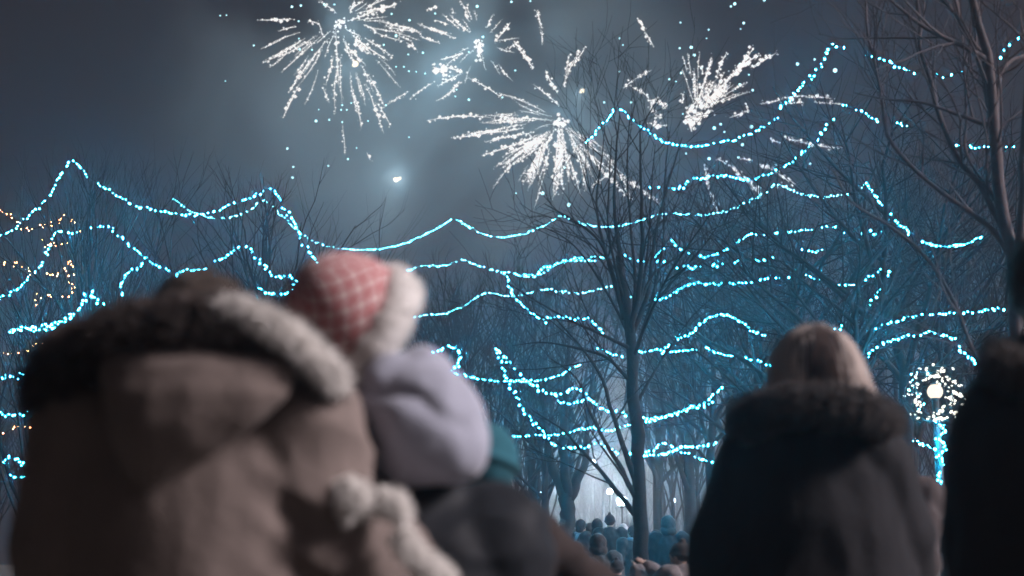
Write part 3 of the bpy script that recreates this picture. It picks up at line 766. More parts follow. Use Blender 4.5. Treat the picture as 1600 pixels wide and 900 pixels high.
S('bright blue run at the right end of the falling garland, touching the lower limb', [(1400,345),(1408,352),(1418,358),(1421,366)], 14, 14, 5.5, .0125)

# ------------------------------------------------------------------ lamps
def lamp(label, px, py, Y, gr, mt, energy, col, group=None, cup=True):
    p = at(px, py, Y)
    t = thing('street_lamp', label, 'street lamp', (p.x, Y, 0), 0, group)
    mb = MB()
    mb.tube([(0, 0, 0), (0, 0, .12), (0, 0, .35)], [.10, .09, .055], 12); mb.tube([(0, 0, .35), (0, 0, p.z - gr * 1.1)], [.045, .032], 10)
    mb.build('post', M['metal'], t)
    mb = MB(); mb.tube([(0, 0, p.z - gr * 1.35), (0, 0, p.z - gr * .85)], [gr * .3, gr * .62], 14); mb.build('collar', M['metal'], t)
    mb = MB(); mb.ball((0, 0, p.z), gr, 3); mb.build('globe', mt, t)
    mb = MB(); mb.tube([(0, 0, p.z + gr * .92), (0, 0, p.z + gr * 1.15), (0, 0, p.z + gr * 1.3)], [gr * .5, gr * .3, gr * .06], 14); mb.build('cap', M['metal'], t)
    if energy:
        l = bpy.data.lights.new('lamp_light', 'POINT'); l.energy = energy; l.color = col; l.shadow_soft_size = gr * 1.02
        o = link('lamp_light', l, t); o.location = (0, 0, p.z)
    return t
YL = 13.0
lamp('street lamp with a small warm globe inside the white wreath', 1461, 612, YL, .072, M['lamp'], 260, (1, .9, .82))
# wreath of white lights round the globe
c = at(1459, 615, YL - .25)
t = thing('light_wreath', 'round white wreath of tiny lights around the warm lamp globe', 'wreath', c)
mb = MB()
for k in range(5):
    rr = .17 + .03 * k
    ring = [(math.cos(a) * rr * (1 + .12 * math.sin(5 * a + k)), .12 * math.sin(3 * a + k * 2), math.sin(a) * rr * (1 + .12 * math.cos(4 * a + k))) for a in np.linspace(0, 2 * PI, 40)]
    mb.tube(ring, .006, 4)
mb.build('frame', M['wire'], t)
rw = random.Random(4)
bm_w = MB(); bm_w.ball((0, 0, 0), (.0085, .0085, .016), 1); me_w = bm_w.mesh('bulb', M['bulb_white'])
me_b = BULB[(round(.0105 * .42, 4), 'bulb_blue')]
for k in range(125):
    a = rw.uniform(0, 2 * PI); rr = math.sqrt(rw.uniform(.135 ** 2, .272 ** 2))
    if rr > .24 and rw.random() < .4: continue
    o = link('bulb', me_b if (a > 1.9 and a < 4.4 and rw.random() < .25) else me_w, t)
    o.location = (math.cos(a) * rr, rw.uniform(-.16, .16), math.sin(a) * rr)
    o.rotation_euler = (rw.uniform(0, 3), rw.uniform(0, 3), rw.uniform(0, 3)); s = rw.uniform(.7, 1.5); o.scale = (s, s, s)
S('blue string wound round the lamp post under the wreath', [(1462,660),(1474,665),(1476,675),(1462,682),(1474,690),(1477,702),(1464,712),(1472,722),(1466,741),(1470,755),(1468,768)], YL - .1, YL - .1, 5, .0115, jit=2)
S('blue string reaching from the dark coat to the lamp post', [(1427,688),(1440,693),(1454,698),(1469,703)], YL, YL, 7, .0115)
GL = 'far lamps in the bright mist'
lamp('far white lamp glowing just left of the main trunk, low over the crowd', 972, 783, 47, .17, M['lamp_far'], 12000, (.70, .93, 1.0), GL)
lamp('small far lamp seen left of and above the low white lamp', 953, 768, 52, .10, M['lamp_far'], 10000, (.72, .93, 1.0), GL)
lamp('far lamp with a faint pinkish glow high in the mist gap', 928, 722, 60, .10, M['lamp_far'], 18000, (.95, .90, .92), GL)
lamp('unseen far lamp added to light the mist beside the teal cap', 842, 768, 55, .10, M['lamp_far'], 13000, (.66, .92, 1.0), GL)  # added out of sight so the mist glows between the trunks
lamp('unseen far lamp added to light the mist right of the main trunk', 1052, 782, 50, .07, M['lamp_far'], 4000, (.66, .92, 1.0), GL)  # another added lamp, unseen, brightening the mist on this side
# a low railing across the far lawn
ra = base(800, 36); rb = base(1060, 36)
t = thing('railing', 'low dark railing across the far lawn behind the crowd', 'railing', ra)
L = rb.x - ra.x
for z in (.55, 1.02, 2.02):
    if z > 1.5: continue
    mb = MB(); mb.tube([(0, 0, z), (L, 0, z)], .022, 6); mb.build('rail', M['metal'], t)
pm = None
for k in range(5):
    if pm is None:
        mb = MB(); mb.tube([(0, 0, 0), (0, 0, 1.08)], .03, 8); pm = mb.mesh('post', M['metal'])
    o = link('post', pm, t); o.location = (L * k / 4, 0, 0)

# ------------------------------------------------------------------ people
def fold(scale, amp, seed=0, vert=.35):
    def f(c):
        q = Vector((c.x * scale, c.y * scale, c.z * scale * vert)) + Vector((seed, seed, 0))
        a = noise.noise(q)
        return amp * ((1 - abs(a) * 2.2) + .5 * noise.noise(q * 2.3))
    return f
def hand(mb, wrist, d, palm_n, s=1.0, curl=.5):
    """palm with four fingers and a thumb; d = direction of the fingers"""
    d = Vector(d).normalized(); n_ = Vector(palm_n); n_ = (n_ - d * n_.dot(d)).normalized(); sd = d.cross(n_)
    wv = Vector(wrist)
    R = Matrix((sd, d, n_)).transposed()
    mb.ball(wv + d * .05 * s, (.040 * s, .052 * s, .017 * s), 2, R)
    for k, (off, ln) in enumerate(((-.030, .064), (-.010, .074), (.010, .069), (.029, .054))):
        p = wv + d * .088 * s + sd * off * s
        dd = d.copy(); r = .0092 * s
        for j, fr in enumerate((.45, .32, .23)):
            dd = (dd * math.cos(curl * .7) + n_ * math.sin(curl * .7)).normalized() if j else (dd + n_ * curl * .3).normalized()
            q = p + dd * ln * fr * s; mb.cone(p, r, q, r * .9, 8, 1); p = q; r *= .9
    p = wv + d * .03 * s - sd * .034 * s
    q = p + (d * .6 - sd * .7 + n_ * .25).normalized() * .036 * s; mb.cone(p, .0115 * s, q, .010 * s, 8, 1)
    q2 = q + (d * .9 - sd * .3 + n_ * .4).normalized() * .03 * s; mb.cone(q, .010 * s, q2, .0085 * s, 8, 1)

def skeleton(H, bow=0.0, tilt=0.0, lean=0.0, arms=None, turn=0.0):
    """joints in metres; the person faces +Y.  bow: head forward, tilt: head to the left (negative x), turn: head turned"""
    J = {}
    J['hip'] = Vector((0, 0, .52 * H)); J['neck'] = Vector((lean * .3, .0, .835 * H))
    hc = Vector((0, .015 * H, .088 * H))
    rot = Matrix.Rotation(-turn, 3, 'Z') @ Matrix.Rotation(-tilt, 3, 'Y') @ Matrix.Rotation(-bow, 3, 'X')
    J['headrot'] = rot
    J['head'] = J['neck'] + rot @ hc
    for s, nm in ((-1, 'l'), (1, 'r')):
        J['sh' + nm] = Vector((s * .112 * H, 0, .805 * H))
        J['el' + nm] = Vector((s * .145 * H, -.01 * H, .625 * H))
        J['wr' + nm] = Vector((s * .135 * H, .05 * H, .475 * H))
        J['hp' + nm] = Vector((s * .055 * H, 0, .50 * H)); J['kn' + nm] = Vector((s * .06 * H, .012 * H, .285 * H)); J['an' + nm] = Vector((s * .06 * H, -.01 * H, .045 * H))
    if arms:
        for k, v in arms.items(): J[k] = Vector(v)
    return J
def body_mesh(J, H, voxel):
    mb = MB(); k = H / 1.7
    R = J['headrot']; h = J['head']
    mb.ball(h + R @ Vector((0, -.008, .018)) * k, (.077 * k, .094 * k, .098 * k), 3, R)
    mb.ball(h + R @ Vector((0, .022, -.055)) * k, (.056 * k, .068 * k, .060 * k), 3, R)           # jaw
    mb.cone(h + R @ Vector((0, .088, .012)) * k, .010 * k, h + R @ Vector((0, .108, -.020)) * k, .014 * k, 8, 2)   # nose
    mb.ball(h + R @ Vector((0, .083, -.052)) * k, (.024 * k, .012 * k, .010 * k), 2, R)              # lips
    for s in (-1, 1):
        mb.ball(h + R @ Vector((s * .078, -.004, -.006)) * k, (.010 * k, .020 * k, .032 * k), 2, R)  # ears
        mb.ball(h + R @ Vector((s * .031, .083, .030)) * k, (.020 * k, .012 * k, .007 * k), 2, R)    # brow
        mb.ball(h + R @ Vector((s * .031, .078, .012)) * k, .0125 * k, 2)                             # eyes
    mb.cone(J['neck'] - Vector((0, 0, .03 * k)), .056 * k, h + R @ Vector((0, -.012, -.05)) * k, .052 * k)
    mb.loft([((0, 0, .47 * H), .10 * k, .075 * k), ((0, 0, .52 * H), .165 * k, .110 * k), ((0, 0, .60 * H), .135 * k, .098 * k), ((0, 0, .70 * H), .155 * k, .115 * k),
             ((0, 0, .775 * H), .170 * k, .105 * k), ((0, 0, .815 * H), .145 * k, .080 * k), ((0, 0, .845 * H), .062 * k, .060 * k)])
    for s in 'lr':
        mb.cone(J['sh' + s], .056 * k, J['el' + s], .041 * k); mb.cone(J['el' + s], .041 * k, J['wr' + s], .027 * k)
        mb.cone(J['hp' + s], .085 * k, J['kn' + s], .055 * k); mb.cone(J['kn' + s], .055 * k, J['an' + s], .038 * k)
        mb.cone(J['an' + s], .036 * k, J['an' + s] + Vector((0, .14, -.018)) * k, .028 * k)
        d = (J['wr' + s] - J['el' + s]).normalized()
        hand(mb, J['wr' + s] + d * .01, d, (0, 1, 0) if abs(d.y) < .8 else (0, 0, -1), k * 1.0, .6)
    return remesh(mb, voxel, 2)
def trousers_mesh(J, H, voxel):
    mb = MB(); k = H / 1.7
    mb.loft([((0, 0, .455 * H), .12 * k, .09 * k), ((0, 0, .52 * H), .18 * k, .125 * k), ((0, 0, .585 * H), .155 * k, .112 * k)])
    for s in 'lr':
        mb.cone(J['hp' + s], .098 * k, J['kn' + s], .072 * k); mb.tube([J['kn' + s] + Vector((0, 0, .01)), J['an' + s] + Vector((0, 0, .01))], [.074 * k, .060 * k], 14)
        mb.ball(J['kn' + s], .073 * k, 2)
    return remesh(mb, voxel, 2, fold(16, .006, 3, .8))
def shoe_meshes(J, H):
    k = H / 1.7; out = []
    for s in 'lr':
        mb = MB(); a = J['an' + s]
        prof = []
        for i in range(9):
            y = -.075 + .27 * i / 8
            wd = .034 + .014 * math.sin(PI * i / 8); ht = .075 if i < 3 else .06 - .006 * (i - 3)
            if i in (0, 8): wd *= .6; ht *= .75
            prof.append((y * k, wd * k, ht * k))
        n = 12; k0 = len(mb.v)
        for y, wd, ht in prof:
            for q in range(n):
                an = 2 * PI * q / n
                mb.v.append((a.x + wd * math.cos(an), a.y + y, max(.0, ht * .5 + ht * .55 * math.sin(an))))
        for i in range(8):
            for q in range(n):
                p = k0 + i * n + q; p2 = k0 + i * n + (q + 1) % n
                mb.f.append((p, p2, p2 + n, p + n))
        mb.f.append(tuple(range(k0, k0 + n))[::-1]); mb.f.append(tuple(range(k0 + 8 * n, k0 + 9 * n)))
        mb.tube([a + Vector((0, 0, .0)), a + Vector((0, 0, .07 * k))], [.045 * k, .05 * k], 12)
        out.append(mb.mesh('shoe', M['shoe']))
    return out
def coat_mesh(J, H, voxel, hem=.40, hem_r=.215, chest=.205, depth=.155, sleeve=1.0, collar=True, wr=None, shoulder=1.0, waist=.98):
    mb = MB(); k = H / 1.7
    nk = J['neck']
    mb.loft([((0, 0, hem * H), hem_r * k, hem_r * .78 * k), ((0, 0, (hem + .06) * H), hem_r * .99 * k, hem_r * .76 * k), ((0, -.005, .60 * H), chest * waist * k, depth * k), ((0, -.008, .70 * H), chest * k, depth * 1.02 * k),
             ((0, -.008, .765 * H), chest * 1.0 * k, depth * .92 * k), ((nk.x * .5, -.005, .812 * H), .165 * shoulder * k, .115 * k), ((nk.x, -.0, .848 * H), .085 * k, .088 * k), ((nk.x, .005, .868 * H), .078 * k, .082 * k)])
    for s in 'lr':
        sh, el, wr_ = J['sh' + s], J['el' + s], J['wr' + s]
        mb.cone(sh, .092 * sleeve * k * shoulder, el, .074 * sleeve * k, 16, 3); mb.cone(el, .074 * sleeve * k, wr_, .056 * sleeve * k, 16, 3)
        d = (wr_ - el).normalized(); mb.tube([wr_ - d * .03, wr_ + d * .012 * k], [.058 * sleeve * k, .060 * sleeve * k], 16)
    return remesh(mb, voxel, 4, wr or fold(11, .011, 1.7, .5))
def fur(mb, P, Nn, L, wd, rnd, droop=.25, spread=.5):
    for p, n in zip(P, Nn):
        d = (n + Vector((rnd.gauss(0, spread), rnd.gauss(0, spread), rnd.gauss(0, spread) - droop))).normalized()
        s = d.orthogonal().normalized(); s.rotate(Quaternion(d, rnd.uniform(0, 6.28)))
        l = L * rnd.uniform(.5, 1.15)
        a = p - d * .004
        mid = p + d * l * .55; tip = p + d * l + Vector((rnd.gauss(0, .12), rnd.gauss(0, .12), -.12)) * l
        mb.add([a - s * wd, a + s * wd, mid + s * wd * .8, mid - s * wd * .8, tip], [(0, 1, 2, 3), (3, 2, 4)])
def ring_fur(name, path, radii, m, parent, n, L, rnd, wd=.0022, droop=.25, m_core=None):
    """a fluffy roll along a path: a soft core and thousands of hairs"""
    P = spline(path, .02)
    if len(P) < 2: P = [Vector(p) for p in path]
    cnt = len(P)
    R = [np.interp(i / (cnt - 1), np.linspace(0, 1, len(radii)), radii) * (1 + .30 * noise.noise(Vector((i * .8, cnt * .1, 2)))) for i in range(cnt)]
    mb = MB(); mb.tube(P, R, 14); mb.ball(P[0], R[0], 2); mb.ball(P[-1], R[-1], 2)
    core = mb.build(name, m, parent)
    hp, hn = [], []
    for k in range(n):
        s = rnd.uniform(0, cnt - 1.001); i = int(s); p = P[i].lerp(P[i + 1], s - i); ax = (P[i + 1] - P[i]).normalized()
        o = ax.orthogonal().normalized(); o.rotate(Quaternion(ax, rnd.uniform(0, 6.28)))
        hp.append(p + o * R[i] * .97); hn.append(o)
    hb = MB(); fur(hb, hp, hn, L, wd, rnd, droop)
    tag(hb.build('fur_hairs', m, core), kind='stuff')
    return core
def surf_fur(name, me, m, parent, n, L, rnd, wd=.0022, droop=.2, where=None):
    hp, hn = [], []
    pl = [p for p in me.polygons if (where is None or where(p.center))]
    if not pl: return None
    ar = np.cumsum([p.area for p in pl])
    for k in range(n):
        p = pl[int(np.searchsorted(ar, rnd.uniform(0, ar[-1])))]
        vs = [me.vertices[i].co for i in p.vertices]
        a, b_ = rnd.random(), rnd.random()
        q = vs[0].lerp(vs[1], a).lerp((vs[3] if len(vs) > 3 else vs[2]).lerp(vs[2], a), b_)
        hp.append(q); hn.append(p.normal.copy())
    hb = MB(); fur(hb, hp, hn, L, wd, rnd, droop)
    return tag(hb.build(name, m, parent), kind='stuff')
def dress(t, J, H, voxel, mats, coat_kw, cv=None):
    put('body', body_mesh(J, H, voxel), mats['skin'], t)
    c_ = put('coat', coat_mesh(J, H, cv or voxel, **coat_kw), mats['coat'], t)
    put('trousers', trousers_mesh(J, H, max(voxel, .014)), mats['trousers'], t)
    for sm in shoe_meshes(J, H): link('shoe', sm, t)
    return c_

rp = random.Random(21)
# ---- 1. the tan parka (facing away, head bowed, right arm round the neighbour)
b1 = base(325, 2.45)
H = 1.66
t = thing('person', 'person in a tan parka with a big fur trimmed hood down, seen from behind', 'person', b1)
loc = lambda px, py, Y: at(px, py, Y) - b1
shr = loc(462, 672, 2.42); elr = loc(508, 835, 2.42)
J = skeleton(H, bow=.75, tilt=.05, arms={'head': loc(314, 530, 2.52), 'shr': shr, 'elr': elr, 'wrr': loc(690, 930, 2.56), 'shl': loc(165, 655, 2.45), 'ell': loc(110, 850, 2.45), 'wrl': loc(140, 1000, 2.6)})
def parka_wr(c):
    q = Vector((c.x * 7, c.y * 7, c.z * 5))
    w_ = .006 * noise.noise(q) + .003 * noise.noise(q * 3)
    k = max(0, min(1, (c.x - .08) * 9))                       # cross folds on the bent sleeve
    w_ += k * .007 * (1 - 2 * abs(math.sin(c.z * 30 + c.x * 14 + 2.0 * noise.noise(q * .8))))
    k2 = max(0, min(1, (1.12 - c.z) * 6)) * (1 - k)           # long soft folds below the hood
    return w_ + k2 * .008 * noise.noise(Vector((c.x * 13 + c.z * 3, c.y * 5, c.z * 2)))
coat = dress(t, J, H, .009, {'skin': M['skin'], 'coat': M['tan'], 'trousers': M['trousers']},
             dict(hem=.40, hem_r=.25, chest=.25, depth=.17, sleeve=1.42, shoulder=1.0, wr=parka_wr), .010)
# hair at the back of the bowed head
mb = MB(); h = J['head']; R = J['headrot']
mb.ball(h + R @ Vector((0, -.012, .022)), (.088, .104, .104), 3, R)
put('hair', remesh(mb, .010, 1, fold(40, .008, 2, 1)), M['hair_dark'], t)
# the hood hanging down the back: a soft pouch with a folded lower edge
mb = MB()
def hp(px, py, Y): return at(px, py, Y) - b1
mb.loft([(hp(228, 768, 2.285), .012, .012), (hp(236, 738, 2.268), .045, .022), (hp(258, 705, 2.26), .082, .036), (hp(285, 662, 2.255), .122, .052), (hp(306, 618, 2.26), .152, .066), (hp(314, 575, 2.28), .165, .078), (hp(314, 530, 2.33), .15, .075)], 36)
hood = put('hood', remesh(mb, .008, 5, lambda c: .006 * noise.noise(c * 8) + .003 * noise.noise(c * 22)), M['tan'], t)
# fur trim round the hood opening
ring_fur('hood_trim', [hp(72, 640, 2.45), hp(92, 580, 2.36), hp(150, 540, 2.30), hp(235, 515, 2.27), hp(320, 508, 2.26), hp(400, 515, 2.26), hp(458, 538, 2.28), hp(500, 575, 2.31), hp(528, 612, 2.36)],
         [.022, .034, .038, .040, .038, .034, .028, .022, .012], M['fur_dark'], t, 9000, .035, rp)
ring_fur('hood_trim_edge', [hp(345, 478, 2.235), hp(410, 497, 2.225), hp(462, 527, 2.235), hp(502, 564, 2.265), hp(534, 604, 2.32)], [.005, .008, .010, .009, .005], M['fur_white'], t, 3200, .030, rp)
# white fur along the cuff and the opening of the raised sleeve
ring_fur('fur_cuff', [hp(540, 755, 2.335), hp(560, 790, 2.325), hp(575, 815, 2.325)], [.014, .024, .012], M['fur_white'], t, 1500, .020, rp)
ring_fur('fur_cuff', [hp(585, 800, 2.33), hp(602, 775, 2.33), hp(622, 790, 2.33), hp(630, 825, 2.33)], [.008, .013, .010, .014], M['fur_white'], t, 1300, .018, rp)
ring_fur('fur_cuff', [hp(628, 830, 2.34), hp(640, 860, 2.34), hp(668, 885, 2.35), hp(700, 915, 2.37)], [.015, .011, .018, .015], M['fur_white'], t, 1500, .020, rp)

# ---- 2. the pink hat: a child in a dark jacket with a lavender hood hanging out
b2 = base(650, 2.62)
H = 1.40
t = thing('person', 'child in a pink and white knitted hat leaning on the tan parka, lavender hood down', 'person', b2)
hp = lambda px, py, Y: at(px, py, Y) - b2
J = skeleton(H, bow=.1, tilt=.62, arms={'shr': hp(770, 850, 2.62), 'elr': hp(805, 990, 2.64), 'wrr': hp(790, 1100, 2.72), 'shl': hp(560, 800, 2.66), 'ell': hp(520, 950, 2.70)})
hc = hp(556, 505, 2.60)
J['head'] = hc; J['neck'] = hp(640, 640, 2.66)
body = put('body', body_mesh(J, H, .010), M['skin'], t)
def jacket_wr(c):
    q = Vector((c.x * 6 + c.z * 5, c.y * 6, c.z * 12 - c.x * 6))
    return .008 * (1 - abs(noise.noise(q)) * 2.2) + .003 * noise.noise(q * 2.2)
put('coat', coat_mesh(J, H, .010, hem=.42, hem_r=.235, chest=.235, depth=.17, sleeve=1.3, shoulder=1.12, wr=jacket_wr), M['charcoal'], t)
put('trousers', trousers_mesh(J, H, .014), M['trousers'], t)
for sm in shoe_meshes(J, H): link('shoe', sm, t)
# lavender hood
mb = MB()
mb.ball(hp(664, 656, 2.50), (.112, .10, .110), 3); mb.ball(hp(698, 692, 2.50), (.078, .085, .078), 3); mb.ball(hp(618, 628, 2.52), (.085, .085, .085), 3); mb.ball(hp(664, 592, 2.53), (.060, .065, .062), 3); mb.ball(hp(655, 702, 2.52), (.090, .08, .068), 3)
def hood_wr(c):
    q = (c - hp(650, 650, 2.5))
    crease = math.exp(-((q.z + .45 * q.x - .02 + .02 * noise.noise(q * 14)) / .016) ** 2) * .013 * max(0, min(1, .8 - q.x * 8))
    return -crease + .013 * noise.noise(q * 9) + .004 * noise.noise(q * 24)
put('hood', remesh(mb, .007, 6, hood_wr), M['lavender'], t)
# hat: knitted crown with a red diamond pattern, pale fluffy brim
m, nt, bs = newmat('pink_knit')
tc = nt.nodes.new('ShaderNodeTexCoord'); sp_ = nt.nodes.new('ShaderNodeSeparateXYZ'); nt.links.new(tc.outputs['Object'], sp_.inputs[0])
def mth(op, a, b=None):
    q = nt.nodes.new('ShaderNodeMath'); q.operation = op
    for i, x in enumerate((a, b)):
        if x is None: continue
        if isinstance(x, (int, float)): q.inputs[i].default_value = x
        else: nt.links.new(x, q.inputs[i])
    return q.outputs[0]
ang = mth('ARCTAN2', sp_.outputs[1], sp_.outputs[0])
u = mth('MULTIPLY', ang, 7.0); v = mth('MULTIPLY', sp_.outputs[2], 92.0)
d1 = mth('ABSOLUTE', mth('SINE', mth('ADD', u, v))); d2 = mth('ABSOLUTE', mth('SINE', mth('SUBTRACT', u, v)))
dm = mth('MINIMUM', d1, d2)
cr = nt.nodes.new('ShaderNodeValToRGB'); cr.color_ramp.elements[0].position = .22; cr.color_ramp.elements[1].position = .58
cr.color_ramp.elements[0].color = (.36, .055, .07, 1); cr.color_ramp.elements[1].color = (.60, .45, .44, 1)
nt.links.new(dm, cr.inputs[0]); nt.links.new(cr.outputs[0], bs.inputs['Base Color']); bs.inputs['Roughness'].default_value = .95; bs.inputs['Sheen Weight'].default_value = .2
M['pink_knit'] = m
ax = (at(505, 450, 2.53) - at(600, 515, 2.60)).normalized()
Q = Vector((0, 0, 1)).rotation_difference(ax)
hat = link('hat', None)
bpy.data.objects.remove(hat)
mb = MB(); prof = [(0, .108), (.03, .113), (.06, .110), (.09, .099), (.12, .078), (.14, .05), (.15, .02), (.152, .002)]
n = 48; rows = []
for z, r in prof:
    mb.v.extend([((r + .0025 * math.cos(24 * 2 * PI * k / n)) * math.cos(2 * PI * k / n), (r + .0025 * math.cos(24 * 2 * PI * k / n)) * math.sin(2 * PI * k / n), z - .02) for k in range(n)])
for i in range(len(prof) - 1):
    for k in range(n): mb.f.append((i * n + k, i * n + (k + 1) % n, (i + 1) * n + (k + 1) % n, (i + 1) * n + k))
hat = mb.build('hat', M['pink_knit'], t)
hat.rotation_mode = 'QUATERNION'; hat.rotation_quaternion = Q; hat.location = hp(550, 495, 2.60)
ring = [(.098 * math.cos(a), .098 * math.sin(a), -.035) for a in np.linspace(0, 2 * PI, 30)]
cuff = ring_fur('hat_brim', ring, [.034, .038], M['fur_white'], hat, 4200, .013, rp, .0018, 0)

# ---- 3. the teal cap child further on
b3 = base(765, 3.45)
H = 1.36
t = thing('person', 'child in a dark teal cap and brown jacket, one arm held down to the right', 'person', b3)
hp = lambda px, py, Y: at(px, py, Y) - b3
J = skeleton(H, bow=.25, turn=.5, arms={'shr': hp(812, 818, 3.45), 'elr': hp(878, 868, 3.5), 'wrr': hp(955, 925, 3.6), 'shl': hp(700, 815, 3.45)})
J['head'] = hp(758, 733, 3.45); J['neck'] = hp(762, 790, 3.45)
put('body', body_mesh(J, H, .010), M['skin'], t)
put('coat', coat_mesh(J, H, .011, hem=.42, hem_r=.21, chest=.19, depth=.15, sleeve=.86, shoulder=1.0, wr=jacket_wr), M['brown'], t)
put('trousers', trousers_mesh(J, H, .014), M['trousers'], t)
for sm in shoe_meshes(J, H): link('shoe', sm, t)
mb = MB(); h = J['head']; R = J['headrot']
mb.ball(h + R @ Vector((0, -.012, .022)), (.083, .097, .094), 3, R)
ringp = [h + R @ Vector((.083 * math.cos(a), .095 * math.sin(a) - .01, .006)) for a in np.linspace(0, 2 * PI, 30)]
mb.tube(ringp, .011, 8)
put('cap', remesh(mb, .007, 2), M['teal_cap'], t)

# ---- 4. the blond woman in the black coat
b4 = base(1272, 3.75)
H = 1.62
t = thing('person', 'woman with shoulder length blond hair in a black coat with fur collar', 'person', b4)
hp = lambda px, py, Y: at(px, py, Y) - b4
J = skeleton(H, bow=-.08, arms={'shl': hp(1188, 725, 3.75), 'ell': hp(1128, 845, 3.77), 'wrl': hp(1112, 960, 3.9), 'shr': hp(1358, 725, 3.75), 'elr': hp(1408, 840, 3.77), 'wrr': hp(1415, 960, 3.9)})
J['head'] = hp(1272, 586, 3.75); J['neck'] = hp(1272, 650, 3.75)
put('body', body_mesh(J, H, .010), M['skin'], t)
put('coat', coat_mesh(J, H, .011, hem=.36, hem_r=.33, chest=.236, depth=.16, sleeve=1.26, shoulder=1.04, waist=1.14, wr=fold(9, .006, 2.2, .5)), M['black_coat'], t)
put('trousers', trousers_mesh(J, H, .014), M['trousers'], t)
for sm in shoe_meshes(J, H): link('shoe', sm, t)
# hair: scalp cap plus ribbons to the collar; lit sides and shaded back put into strand colour
h = J['head']
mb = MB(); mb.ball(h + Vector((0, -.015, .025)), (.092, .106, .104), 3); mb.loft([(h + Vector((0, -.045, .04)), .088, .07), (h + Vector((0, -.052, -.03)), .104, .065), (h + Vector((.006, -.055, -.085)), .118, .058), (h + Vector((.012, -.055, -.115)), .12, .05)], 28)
cap = put('hair', remesh(mb, .008, 3, fold(30, .006, 8, .12)), M['hair_shaded'], t)
hb, hd = MB(), MB()
for k in range(3600):
    a = rp.uniform(-PI, PI)
    if abs(a - PI / 2) < .75: continue
    sx, sy = math.cos(a), math.sin(a)
    top = h + Vector((rp.gauss(0, .012), rp.gauss(-.01, .015), .132 + rp.uniform(-.006, .004)))
    fl = rp.uniform(.92, 1.12)
    pts = [top, h + Vector((sx * .076, sy * .088 - .015, .104)), h + Vector((sx * .108 * fl, sy * .112 * fl - .018, .038)), h + Vector((sx * .124 * fl + .006, sy * .10 * fl - .035, -.040)), h + Vector((sx * .142 * fl + .014 + rp.gauss(0, .008), sy * .075 * fl - .045, -.105 - rp.uniform(0, .03)))]
    D = spline(pts, .045)
    wv = rp.uniform(.0012, .0028); tn = Vector((-sy, sx, 0))
    ph = rp.uniform(0, 6)
    vs = []
    for i, p in enumerate(D):
        off = Vector((sx, sy, 0)) * .005 * 1.6 * math.sin(i * .9 + ph); wq = wv * (1 - .6 * i / len(D))
        vs += [p + off - tn * wq, p + off + tn * wq]
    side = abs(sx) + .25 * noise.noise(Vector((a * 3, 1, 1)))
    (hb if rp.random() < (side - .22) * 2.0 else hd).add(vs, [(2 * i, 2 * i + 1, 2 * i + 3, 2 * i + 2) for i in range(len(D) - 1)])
tag(hb.build('lit_strands', M['hair_lit'], cap), kind='stuff')
tag(hd.build('shaded_strands', M['hair_shaded'], cap), kind='stuff')
ring_fur('fur_collar', [hp(1178, 650, 3.62), hp(1162, 664, 3.72), hp(1172, 640, 3.85), hp(1270, 630, 3.93), hp(1373, 640, 3.85), hp(1386, 664, 3.72), hp(1368, 652, 3.62)], [.026, .032, .032, .03, .032, .032, .026], M['fur_grey'], t, 5000, .034, rp)
ring_fur('fur_collar', [hp(1156, 668, 3.62), hp(1200, 640, 3.56), hp(1272, 630, 3.545), hp(1345, 640, 3.56), hp(1390, 672, 3.62)], [.026, .036, .042, .036, .026], M['fur_grey'], t, 7500, .034, rp)

# ---- 5. the dark figure at the right edge
b5 = base(1672, 2.9)
H = 1.72
t = thing('person', 'dark clothed person cut off by the right edge', 'person', b5)
hp = lambda px, py, Y: at(px, py, Y) - b5
J = skeleton(H, bow=.05, arms={'shl': hp(1580, 690, 2.9), 'ell': hp(1548, 830, 2.92), 'wrl': hp(1552, 980, 3.0)})
J['head'] = hp(1645, 455, 2.9); J['neck'] = hp(1655, 560, 2.9)
put('body', body_mesh(J, H, .011), M['skin'], t)
put('coat', coat_mesh(J, H, .011, hem=.38, hem_r=.27, chest=.225, depth=.18, sleeve=1.2, shoulder=1.05, waist=1.1, wr=fold(8, .011, 4.2, .35)), M['black_coat'], t)
put('trousers', trousers_mesh(J, H, .016), M['trousers'], t)
for sm in shoe_meshes(J, H): link('shoe', sm, t)
mb = MB(); h = J['head']; mb.ball(h + Vector((0, -.012, .022)), (.092, .106, .108), 3); mb.ball(h + Vector((0, -.05, -.06)), (.075, .06, .08), 3)
put('hair', remesh(mb, .010, 2, fold(36, .008, 6, .4)), M['hair_dark'], t)
ring_fur('fur_collar', [hp(1562, 550, 2.9), hp(1572, 572, 2.80), hp(1615, 590, 2.76), hp(1680, 575, 2.76), hp(1745, 565, 2.80), hp(1770, 550, 2.9)], [.022, .034, .036, .036, .034, .022], M['fur_grey'], t, 4000, .034, rp)

# ---- 6. somebody in a pale jacket beyond the blond woman
b6 = base(1352, 4.7)
H = 1.50
t = thing('person', 'person in a pale grey jacket almost hidden beyond the blond woman', 'person', b6)
hp = lambda px, py, Y: at(px, py, Y) - b6
M['pale_jacket'] = cloth('pale_jacket', (.075, .063, .066), .9, .2, 14)
J = skeleton(H, arms={'elr': hp(1432, 800, 4.68), 'wrr': hp(1440, 880, 4.5)})
J['head'] = Vector((-.08, .02, 1.36)); J['neck'] = Vector((-.06, 0, 1.26))
dress(t, J, H, .013, {'skin': M['skin'], 'coat': M['pale_jacket'], 'trousers': M['trousers']}, dict(hem=.44, hem_r=.20, chest=.19, depth=.15, sleeve=1.1, shoulder=1.0))
mb = MB(); h = J['head']; mb.ball(h + Vector((0, -.01, .02)), (.085, .10, .10), 3); put('hair', remesh(mb, .012, 1), M['hair_dark'], t)

